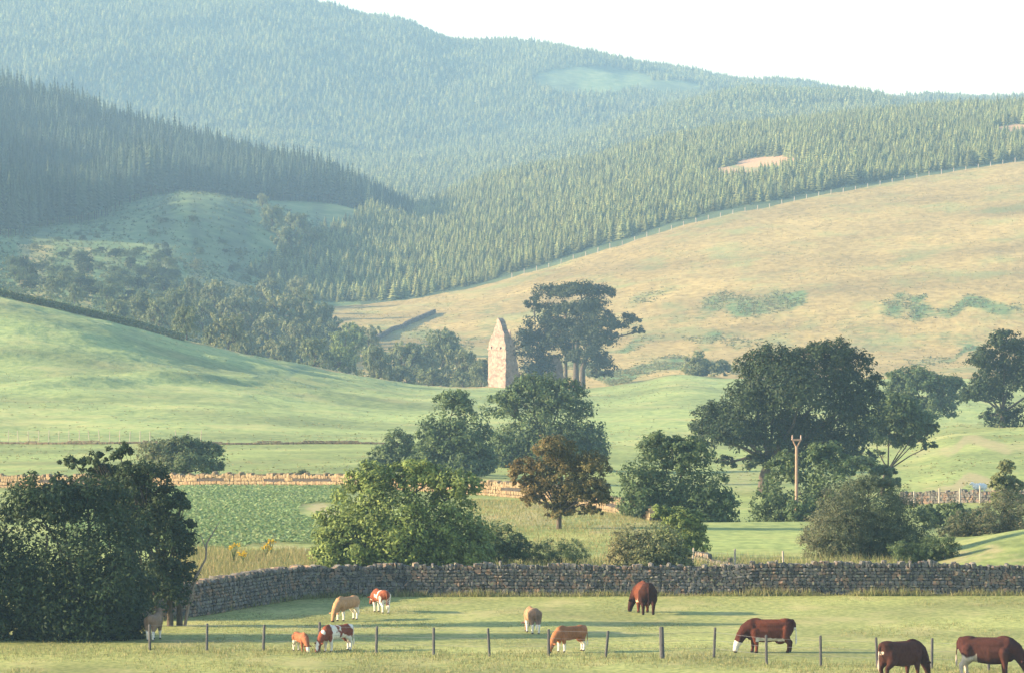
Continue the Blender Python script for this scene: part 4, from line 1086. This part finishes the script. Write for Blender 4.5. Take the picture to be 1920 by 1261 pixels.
def cow_shape(calf, head='graze', neck_turn=0.0, stride=0.0, udder=False):
    """cattle body, x forward, fused into one surface. head: graze, low or up"""
    bm = Blob()
    if calf: belly, deep, leg_r, zb, nr = .265, .325, 1.0, .88, .88
    else: belly, deep, leg_r, zb, nr = .38, .435, 1.2, .85, 1.06
    top = zb + deep
    #       x      half width   half depth (top line stays level)
    secs = [(-.84, belly * .62, deep * .62), (-.76, belly * .86, deep * .80), (-.55, belly * .95, deep * .92), (-.22, belly, deep * 1.0), (.10, belly * 1.04, deep * 1.05), (.38, belly * .97, deep * 1.03), (.60, belly * .82, deep * 1.0), (.78, belly * .62, deep * .82)]
    for a, b in zip(secs[:-1], secs[1:]):
        for k in range(5):
            t = k / 5; q = [a[i] * (1 - t) + b[i] * t for i in range(3)]
            bm.ell((q[0], 0, top - q[2] - (.03 if q[0] > .7 else 0)), (.13, q[1], q[2]))
            bm.ell((q[0], 0, top - q[2] * .55), (.13, q[1] * .92, q[2] * .52))
    bm.ell((-.62, 0, top - .06), (.26, belly * .66, .09)); bm.ell((.52, 0, top - .04), (.24, .10, .09)); bm.ell((.72, 0, zb - .18), (.16, .14, .2))
    st = math.sin(neck_turn); ct = math.cos(neck_turn)
    def nk(f, z, r): return (.66 + f * ct, f * st, z, r * nr)
    if head == 'graze':
        capsule_chain(bm, [nk(0, top - .30, .30), nk(.22, top - .40, .25), nk(.40, top - .62, .20), nk(.50, top - .80, .165)])
        h0, h1, h2 = nk(.52, top - .84, .155), nk(.60, top - 1.03, .115), nk(.64, top - 1.20, .095)
    elif head == 'low':
        capsule_chain(bm, [nk(0, top - .28, .28), nk(.28, top - .34, .22), nk(.48, top - .46, .175)])
        h0, h1, h2 = nk(.55, top - .50, .155), nk(.70, top - .66, .115), nk(.80, top - .78, .095)
    else:
        capsule_chain(bm, [nk(0, top - .26, .28), nk(.22, top - .08, .21), nk(.38, top + .08, .165)])
        h0, h1, h2 = nk(.44, top + .12, .15), nk(.62, top + .02, .115), nk(.75, top - .06, .095)
    capsule_chain(bm, [h0, h1, h2])
    hd = (Vector(h2[:3]) - Vector(h0[:3])).normalized(); side = Vector((-st, ct, 0)); back = Vector(h0[:3])
    for sg in (-1, 1):     # ears
        e0 = back + side * sg * .12 - hd * .06; e1 = e0 + side * sg * .18 + Vector((0, 0, -.03)) - hd * .02
        capsule_chain(bm, [(*e0, .04), (*e0.lerp(e1, .5), .055), (*e1, .022)])
    for sg, ph in ((-1, 1), (1, -1)):
        y = belly * .52 * sg; s = stride * ph
        capsule_chain(bm, [(.54, y, zb - .05, .17 * leg_r), (.56 + s * .4, y, .52, .10 * leg_r), (.55 + s * .8, y, .34, .072 * leg_r), (.56 + s, y, .14, .05 * leg_r), (.57 + s, y, .05, .058 * leg_r)])
        bm.ell((.59 + s, y, .035), (.08, .065, .045))
        s = -stride * ph
        capsule_chain(bm, [(-.62, y, zb + .04, .22), (-.60 + s * .3, y * 1.1, .64, .165 * leg_r), (-.70 + s * .6, y * 1.1, .46, .088 * leg_r), (-.79 + s * .8, y * 1.05, .38, .07 * leg_r), (-.77 + s, y, .14, .052 * leg_r), (-.75 + s, y, .05, .058 * leg_r)])
        bm.ell((-.73 + s, y, .035), (.08, .065, .045))
    if udder: bm.ell((-.42, 0, zb - .42), (.2, .16, .12))
    capsule_chain(bm, [(-.90, 0, top - .06, .055), (-1.0, .02, top - .2, .034), (-1.02, .03, top - .6, .026), (-1.02, .03, top - .82, .045), (-1.01, .03, top - 1.0, .022)])
    out = bm.surface(.026, 3)
    eyes = [back + hd * .10 + side * sg * .125 + Vector((0, 0, .02)) for sg in (-1, 1)]
    return out, eyes, (np.array(h0[:3]), np.array(h2[:3]), zb)

SHAPES = {}
def cattle(name, label, cat, px, py, heading, scale, base, white, pattern, calf=False, head='graze', turn=0.0, stride=.06, udder=False, seed=0, dark=None):
    """heading in degrees: 0 = facing right, 180 = facing left, 90 = away from the camera"""
    key = (calf, head, turn, stride, udder)
    if key not in SHAPES: SHAPES[key] = cow_shape(*key)
    src, eyes, (h0, h2, zb) = SHAPES[key]
    me = src.copy(); n = len(me.vertices); co = np.zeros(n * 3, np.float32); me.vertices.foreach_get('co', co); co = co.reshape(-1, 3)
    x, y, z = co[:, 0], co[:, 1], co[:, 2]
    nz = fbm(x * 3.2 + seed * 3.1, z * 2.6 + y * 2.1 + seed, seed, 3)
    w = np.zeros(n)
    ax = (h2 - h0) / np.linalg.norm(h2 - h0); hp = (co - h0) @ ax; hr = np.linalg.norm((co - h0) - hp[:, None] * ax, axis=1)
    onhead = (hp > .0) & (hr < .2) & (x > .75)
    if 'face' in pattern: w = np.maximum(w, onhead * (hp > .02))
    if 'belly' in pattern: w = np.maximum(w, smooth01(-(z - (zb - .26)) + nz * .14, 0, .05) * (np.abs(x) < .55) * (z > .45))
    if 'legs' in pattern: w = np.maximum(w, smooth01(.48 - z + nz * .15, 0, .08) * (x < .85))
    if 'hindlegs' in pattern: w = np.maximum(w, smooth01(.75 - z + nz * .15, 0, .08) * (x < -.3))
    if 'patches' in pattern: w = np.maximum(w, smooth01(nz, .07, .17))
    if 'tail' in pattern: w = np.maximum(w, (x < -.93) * (z < .95))
    if 'back' in pattern: w = np.maximum(w, smooth01(z + nz * .25, zb + .30, zb + .34) * (x < .5))
    b = np.array(base)[None] * (1 + .25 * fbm(x * 2 + 9, z * 2, seed + 3, 2))[:, None]
    if dark is not None:
        k = smooth01(np.abs(x) + nz * .2, .45, .8)[:, None]; b = b * (1 - k) + np.array(dark)[None] * k
    c = b * (1 - w[:, None]) + np.array(white)[None] * w[:, None]
    muzzle = smooth01(hp, .34, .40) * (hr < .15) * (x > .9); c = c * (1 - muzzle[:, None] * .45)
    hoof = smooth01(.075 - z, 0, .02)[:, None]; c = c * (1 - hoof) + np.array((.04, .035, .03)) * hoof
    a = me.attributes.new('coat', 'FLOAT_COLOR', 'POINT'); a.data.foreach_set('color', np.concatenate([c, np.ones((n, 1))], 1).astype(np.float32).ravel())
    me.materials.clear(); me.materials.append(M['coat']); me.name = name
    p = cast(px, py, 150)
    t = tag(empty(name, p, math.radians(heading)), label, cat); t.scale = (scale,) * 3
    link('body', me, t)
    for e in eyes:
        V, Fc = tube_np([e - Vector((0, 0, .022)), e - Vector((0, 0, .012)), e + Vector((0, 0, .012)), e + Vector((0, 0, .022))], [.004, .02, .02, .004], 6)
        link('eye', mesh_np('eye', V, Fc, M['eye'], None, True), t)
    return t
RED = (.12, .036, .019); DARK = (.055, .018, .012); GINGER = (.36, .17, .075); TAN = (.48, .30, .16); WH = (.72, .66, .56)
cattle('cow', 'dark red brown cow grazing with white face, facing left behind the fence', 'cow', 1443, 1224, 183, .95, RED, WH, ('face', 'belly', 'tail'), udder=True, seed=3, dark=DARK)
cattle('cow', 'dark brown cow seen from behind, standing close to the long wall', 'cow', 1210, 1150, 98, .97, (.13, .04, .02), (.62, .42, .26), ('belly',), head='graze', turn=.8, udder=True, seed=5, dark=(.04, .016, .012))
cattle('cow', 'dark cow with head down at the bottom edge, second from the right corner', 'cow', 1690, 1272, 40, 1.0, (.07, .026, .018), (.5, .4, .32), ('tail', ), seed=6, dark=(.05, .02, .014))
cattle('cow', 'dark brown cow cut off by the lower right corner of the picture', 'cow', 1853, 1268, -12, 1.06, (.075, .028, .02), (.55, .45, .36), ('hindlegs',), seed=7, dark=(.05, .018, .014))
cattle('calf', 'tan calf grazing in front of the long wall, the leftmost upper one', 'calf', 650, 1163, 238, .78, (.42, .235, .115), WH, ('legs', 'hindlegs'), calf=True, seed=9)
cattle('calf', 'white and red patched calf right of the tan one near the wall', 'calf', 713, 1149, 112, .76, (.22, .07, .035), WH, ('patches', 'legs', 'belly'), calf=True, head='low', seed=12)
cattle('calf', 'red brown calf with white face, head down, leftmost in front by the fence', 'calf', 563, 1222, -66, .58, (.26, .10, .05), WH, ('face', 'hindlegs'), calf=True, seed=14)
cattle('calf', 'dark red calf with white patches and white legs beside a fence post', 'calf', 632, 1221, 226, .80, (.19, .055, .03), WH, ('patches', 'legs', 'belly', 'tail'), calf=True, seed=17)
cattle('calf', 'small tan and white calf seen from behind in the middle of the field', 'calf', 998, 1187, 102, .80, (.30, .18, .10), WH, ('legs', 'belly'), calf=True, seed=19, dark=(.20, .13, .09))
cattle('calf', 'ginger calf grazing beside the fence post, below the tan and white one', 'calf', 1070, 1222, 221, .78, (.29, .12, .052), WH, ('legs',), calf=True, seed=21)
cattle('calf', 'pale brown calf standing half in the shade beside the dark corner tree', 'calf', 288, 1200, 80, .80, (.20, .135, .09), WH, ('legs',), calf=True, head='up', seed=23)  # coat colour darkened to stand for the shade by the tree

# a sheep beyond the post wall
def sheep(px, d):
    b = on(px, d); t = tag(empty('sheep', b, math.radians(175)), 'white sheep behind the post topped dark wall at right', 'sheep')
    bm = Blob()
    for x, r in ((-.4, .24), (-.25, .3), (0, .32), (.25, .29), (.4, .22)): ell(bm, (x, 0, .66), (.2, r * .85, r))
    capsule_chain(bm, [(.42, 0, .75, .15), (.58, 0, .9, .11), (.62, 0, .93, .1), (.78, 0, .82, .06)])
    for sx in (-.34, .34):
        for sy in (-.13, .13): capsule_chain(bm, [(sx, sy, .5, .09), (sx, sy, .25, .045), (sx, sy, .03, .04)])
    for sg in (-1, 1): capsule_chain(bm, [(.56, sg * .08, .95, .03), (.52, sg * .2, .92, .025)])
    out = bm.surface(.03, 3)
    out.materials.clear(); out.materials.append(plain_mat('wool', (.62, .59, .54), (.78, .76, .72), 12, .03))
    link('body', out, t)
sheep(1838, 445)

# ------------------------------------------------------------------ grasses, crop, flowers
def blades(P, hgt, wid, per, seed, mat, name, label, cat, spread=.12, lean=.35, tip=None):
    g = np.random.default_rng(seed); n = len(P) * per
    b = np.repeat(P, per, 0) + np.concatenate([g.normal(0, spread, (n, 2)), np.zeros((n, 1))], 1)
    h = np.repeat(hgt, per) * g.uniform(.5, 1.25, n)
    a = g.uniform(0, 6.28, n); dx = np.stack([np.cos(a), np.sin(a), np.zeros(n)], 1) * (wid / 2)
    ln = np.stack([g.normal(0, lean, n), g.normal(0, lean, n), np.ones(n)], 1)
    b[:, 2] -= .03
    V = np.stack([b - dx, b + dx, b + ln * h[:, None]], 1).reshape(-1, 3)
    ti = np.repeat(np.clip(np.repeat(g.random(len(P)), per) * .6 + g.random(n) * .5, 0, 1), 3); w = np.repeat(g.random(n) ** 2, 3)
    o = link(name, mesh_np(name, V, np.arange(n * 3).reshape(n, 3), M[mat], {'tint': ('F', ti), 'warm': ('F', w)}))
    tag(o, label, cat, kind='stuff'); return o
M['blade'] = leaf_mat('grass_blade', (.13, .165, .05), (.25, .27, .095), (.38, .32, .16), .3)
M['blade_dry'] = leaf_mat('dry_grass_blade', (.12, .16, .05), (.23, .24, .09), (.38, .28, .13), .3)
M['kale'] = leaf_mat('crop_leaf', (.14, .23, .095), (.27, .37, .16), (.33, .37, .17), .4)
g = np.random.default_rng(4)
# pasture turf, denser and longer towards the fence and under the wall
d = g.uniform(186, 236.5, 26000); px = g.uniform(-60, 1990, 26000); X = (px - 960) * d / F
dens = vnoise(X / 1.3, d / 4.0, 2) + .7 * vnoise(X / 5, d / 9, 8); k = dens > -.15
P = np.stack([X, d, height(X, d)], 1)[k]
blades(P, .05 + .05 * np.clip(dens[k], 0, 1) + .07 * (1 - smooth01(d[k], 194, 207)), .03, 5, 5, 'blade', 'pasture_turf', 'short uneven grazed turf of the cattle pasture', 'grass', .16, .5)
fd = np.array([s.y for s in spots]); fx = np.array([s.x for s in spots])
X = g.uniform(-21, 21, 5200); d = np.interp(X, fx, fd) + g.normal(-.5, 1.6, 5200)
blades(np.stack([X, d, height(X, d)], 1), g.uniform(.04, .19, 5200), .028, 5, 6, 'blade', 'fence_grass', 'long ungrazed grass growing along the wire fence', 'grass', .12, .4)
lw = np.array(smooth_path(LONG_WALL)); X = g.uniform(lw[0, 0], lw[-1, 0], 3600); d = np.interp(X, lw[:, 0], lw[:, 1]) - .4 + g.normal(-.1, .2, 3600)
blades(np.stack([X, d, height(X, d)], 1), g.uniform(.08, .34, 3600) * (1 + .8 * vnoise(X / 1.5, d, 3)), .03, 6, 7, 'blade', 'wall_foot_grass', 'fringe of longer grass at the foot of the long wall', 'grass', .1, .3)
# dry bank behind the wall and dry grass on the mound
def fill(px0, px1, d0, d1, n, seed):
    q = np.random.default_rng(seed); a = q.uniform(px0, px1, n); d = q.uniform(d0, d1, n); X = (a - 960) * d / F
    return np.stack([X, d, height(X, d)], 1)
def behind_wall(P):
    return P[P[:, 1] > np.interp(P[:, 0], lw[:, 0], lw[:, 1]) + .8]
P = behind_wall(fill(330, 640, 226, 271, 7000, 3))
blades(P, np.random.default_rng(2).uniform(.08, .42, len(P)), .03, 6, 8, 'blade_dry', 'bank_grass', 'tall tan dry grass on the bank behind the bend of the long wall', 'grass', .15, .3)
P = fill(880, 1240, 268, 344, 6500, 4)
blades(P, np.random.default_rng(2).uniform(.05, .25, len(P)), .03, 5, 9, 'blade_dry', 'mound_grass', 'pale dry grass on the mound around the rust hawthorn', 'grass', .2, .3)
P = behind_wall(fill(900, 1700, 240, 262, 5000, 6))
blades(P, np.random.default_rng(3).uniform(.2, .6, len(P)), .035, 5, 10, 'blade', 'rank_grass', 'rank green grass behind the long wall between the bushes', 'grass', .2, .3)
# crop
def crop():
    q = np.random.default_rng(12); rows = []
    for y in np.arange(272, 396, .6):
        pxr = (655 if y < 300 else 640); x0 = (120 - 960) * y / F; x1 = (pxr - 960) * y / F
        xs = np.arange(x0, x1, .34); rows.append(np.stack([xs + q.normal(0, .1, len(xs)), np.full(len(xs), y) + q.normal(0, .15, len(xs))], 1))
    P = np.concatenate(rows); pxx, pyy = to_px(P[:, 0], P[:, 1], height(P[:, 0], P[:, 1]))
    P = P[(cov_crop(pxx, pyy, 0, 0) < .35)]; m = len(P); per = 6
    b = np.concatenate([P, height(P[:, 0], P[:, 1])[:, None]], 1).repeat(per, 0); n = len(b)
    a = q.uniform(0, 6.28, n); tilt = q.uniform(.25, 1.0, n); L = q.uniform(.14, .30, n)[:, None]; wd = L * q.uniform(.3, .45, n)[:, None]
    dr = np.stack([np.cos(a) * np.cos(tilt), np.sin(a) * np.cos(tilt), np.sin(tilt)], 1); sd = np.stack([-np.sin(a), np.cos(a), np.zeros(n)], 1)
    b[:, 2] += .06
    V = np.stack([b, b + dr * L * .6 + sd * wd, b + dr * L + np.array([0, 0, -.06]), b + dr * L * .6 - sd * wd], 1).reshape(-1, 3)
    ti = np.repeat(np.clip(q.normal(.5, .25, n), 0, 1), 4); w = np.repeat(q.random(n) ** 3, 4)
    o = link('crop_plants', mesh_np('crop_plants', V, np.arange(n * 4).reshape(n, 4), M['kale'], {'tint': ('F', ti), 'warm': ('F', w)}))
    tag(o, 'leafy blue green root crop filling the field below the tan wall', 'crop', kind='stuff')
crop()
# ragwort in flower on the dry bank
M['ragwort'] = plain_mat('yellow_flower', (.62, .42, .03), (.75, .55, .06), 20, .01)
M['stalk'] = plain_mat('green_stalk', (.06, .09, .03), (.10, .13, .05), 20, .01)
rl = ['tall yellow ragwort, leftmost on the dry bank', 'low yellow ragwort, second from the left on the dry bank', 'thin yellow ragwort, second from the right on the dry bank', 'bright yellow ragwort, rightmost on the dry bank']
for i, (px, py, hgt, wdt) in enumerate(((437, 1056, .95, .28), (456, 1058, .55, .24), (499, 1046, .6, .2), (508, 1042, .75, .26))):
    p = cast(px, py, 245); q = random.Random(60 + i)
    t = tag(empty('ragwort', p), rl[i], 'wildflower', 'ragwort flowering on the dry bank')
    st, fl = [], []
    for k in range(9):
        a = q.uniform(0, 6.28); r = wdt * q.random() ** .5; e = Vector((r * math.cos(a), r * math.sin(a), hgt * q.uniform(.75, 1.05)))
        st.append(tube_np([(0, 0, -.05), (e.x * .3, e.y * .3, e.z * .5), e], [.016, .012, .008], 4))
        for _ in range(5):
            c = e + Vector((q.uniform(-.08, .08), q.uniform(-.08, .08), q.uniform(-.12, .05)))
            fl.append(([c + Vector((.045 * math.cos(u), .045 * math.sin(u), q.uniform(-.012, .012))) for u in (0, 1.57, 3.14, 4.71)], [(0, 1, 2, 3)]))
            fl.append(([c + Vector((.035 * math.cos(u), q.uniform(-.01, .01), .035 * math.sin(u))) for u in (0, 1.57, 3.14, 4.71)], [(0, 1, 2, 3)]))
    link('stalks', mesh_np('stalks', *join_np(st), M['stalk']), t); link('flower_heads', mesh_np('flower_heads', *join_np(fl), M['ragwort']), t)

# bracken and tussocks as one mass on the slopes
def bracken(name, label, sel, n, size, mat, seed, d0, d1, px0, px1, hgt=.6, per=7):
    q = np.random.default_rng(seed); d = q.uniform(d0, d1, n); a = q.uniform(px0, px1, n); X = (a - 960) * d / F
    Z = height(X, d); px, py = to_px(X, d, Z); k = sel(px, py, X, d) > q.random(n)
    P = np.stack([X, d, Z], 1)[k]
    b = P.repeat(per, 0) + q.normal(0, size * .7, (len(P) * per, 3)) * np.array([1, 1, .0]); m = len(b); b[:, 2] += q.uniform(0, hgt, m)
    nrm = q.normal(0, .5, (m, 3)) + np.array([0, 0, .8]); nrm /= np.linalg.norm(nrm, axis=1)[:, None]
    t1 = np.cross(nrm, q.normal(size=(m, 3))); t1 /= np.linalg.norm(t1, axis=1)[:, None]; t2 = np.cross(nrm, t1); s = size * q.uniform(.5, 1.2, m)[:, None]
    V = np.stack([b - t1 * s, b - t2 * s * .5, b + t1 * s, b + t2 * s * .5], 1).reshape(-1, 3)
    ti = np.repeat(np.clip(q.normal(.5, .25, m), 0, 1), 4); w = np.repeat(q.random(m) ** 2, 4)
    o = link(name, mesh_np(name, V, np.arange(m * 4).reshape(m, 4), M[mat], {'tint': ('F', ti), 'warm': ('F', w)})); tag(o, label, 'bracken', kind='stuff')
def warp(f):
    def h(px, py, X, d):
        k = d / 350.0; wx = fbm(X / (3.2 * k), d / (9 * k), 71, 4); wy = fbm(X / (3.2 * k), d / (9 * k), 83, 4)
        return f(px + 70 * wx, py + 30 * wy) * (.6 + 1.2 * fbm(X / 4, d / 12, 5, 3))
    return h
bracken('moor_bracken', 'dark green bracken patches on the tan moor', warp(lambda px, py: cov_moor(px, py, 0, 0) * (px > 660)), 70000, .26, 'leaf_olive', 5, 1010, 1500, 640, 1950, .22)
bracken('slope_bracken', 'green bracken covering the shaded slope on the left', warp(lambda px, py: (.3 + .6 * smooth01(py, 450, 520)) * (px < 600)), 22000, .40, 'leaf_mid', 6, 1060, 1900, -60, 600)
# bracken hedge on the ridge line at the left
rd = curve1([(p[0], p[2]) for p in LINES[10]], np.linspace(-60, 345, 500)); q = np.random.default_rng(9)
hp = np.linspace(-60, 345, 500)
hedge_root = on(150, float(np.interp(150, hp, rd)) + 6)
th = tag(empty('hedge', hedge_root), 'low dark hedge along the ridge of the green hill at left', 'hedge')
a = q.uniform(-60, 345, 7000); d = np.interp(a, hp, rd) + 6 + q.normal(0, 1.0, 7000); X = (a - 960) * d / F
b = np.stack([X, d, height(X, d) + q.uniform(0, 1.15, 7000)], 1) - np.array(hedge_root); m = len(b)
nrm = q.normal(0, .6, (m, 3)) + np.array([0, 0, .5]); nrm /= np.linalg.norm(nrm, axis=1)[:, None]
t1 = np.cross(nrm, q.normal(size=(m, 3))); t1 /= np.linalg.norm(t1, axis=1)[:, None]; t2 = np.cross(nrm, t1); s = .2 * q.uniform(.6, 1.4, m)[:, None]
V = np.stack([b - t1 * s, b - t2 * s * .6, b + t1 * s, b + t2 * s * .6], 1).reshape(-1, 3)
link('foliage', mesh_np('hedge_foliage', V, np.arange(m * 4).reshape(m, 4), M['leaf_mid'], {'tint': ('F', np.repeat(np.clip(q.normal(.5, .2, m), 0, 1), 4)), 'warm': ('F', np.repeat(q.random(m) ** 2, 4))}), th)

bracken('pasture_tussocks', 'scattered grass tussocks and rushes on the green hill pasture', lambda px, py, X, d: np.clip(.35 + 1.2 * fbm(X / 7, d / 25, 41, 3), 0, 1), 16000, .12, 'blade', 16, 440, 985, -60, 1980, .05, 4)
bracken('moor_tussocks', 'pale grass tussocks covering the tan moor hillside', lambda px, py, X, d: np.clip(.4 + 1.2 * fbm(X / 9, d / 30, 43, 3), 0, 1) * (px > 640), 20000, .18, 'blade_dry', 17, 1090, 1700, 640, 1960, .06, 4)
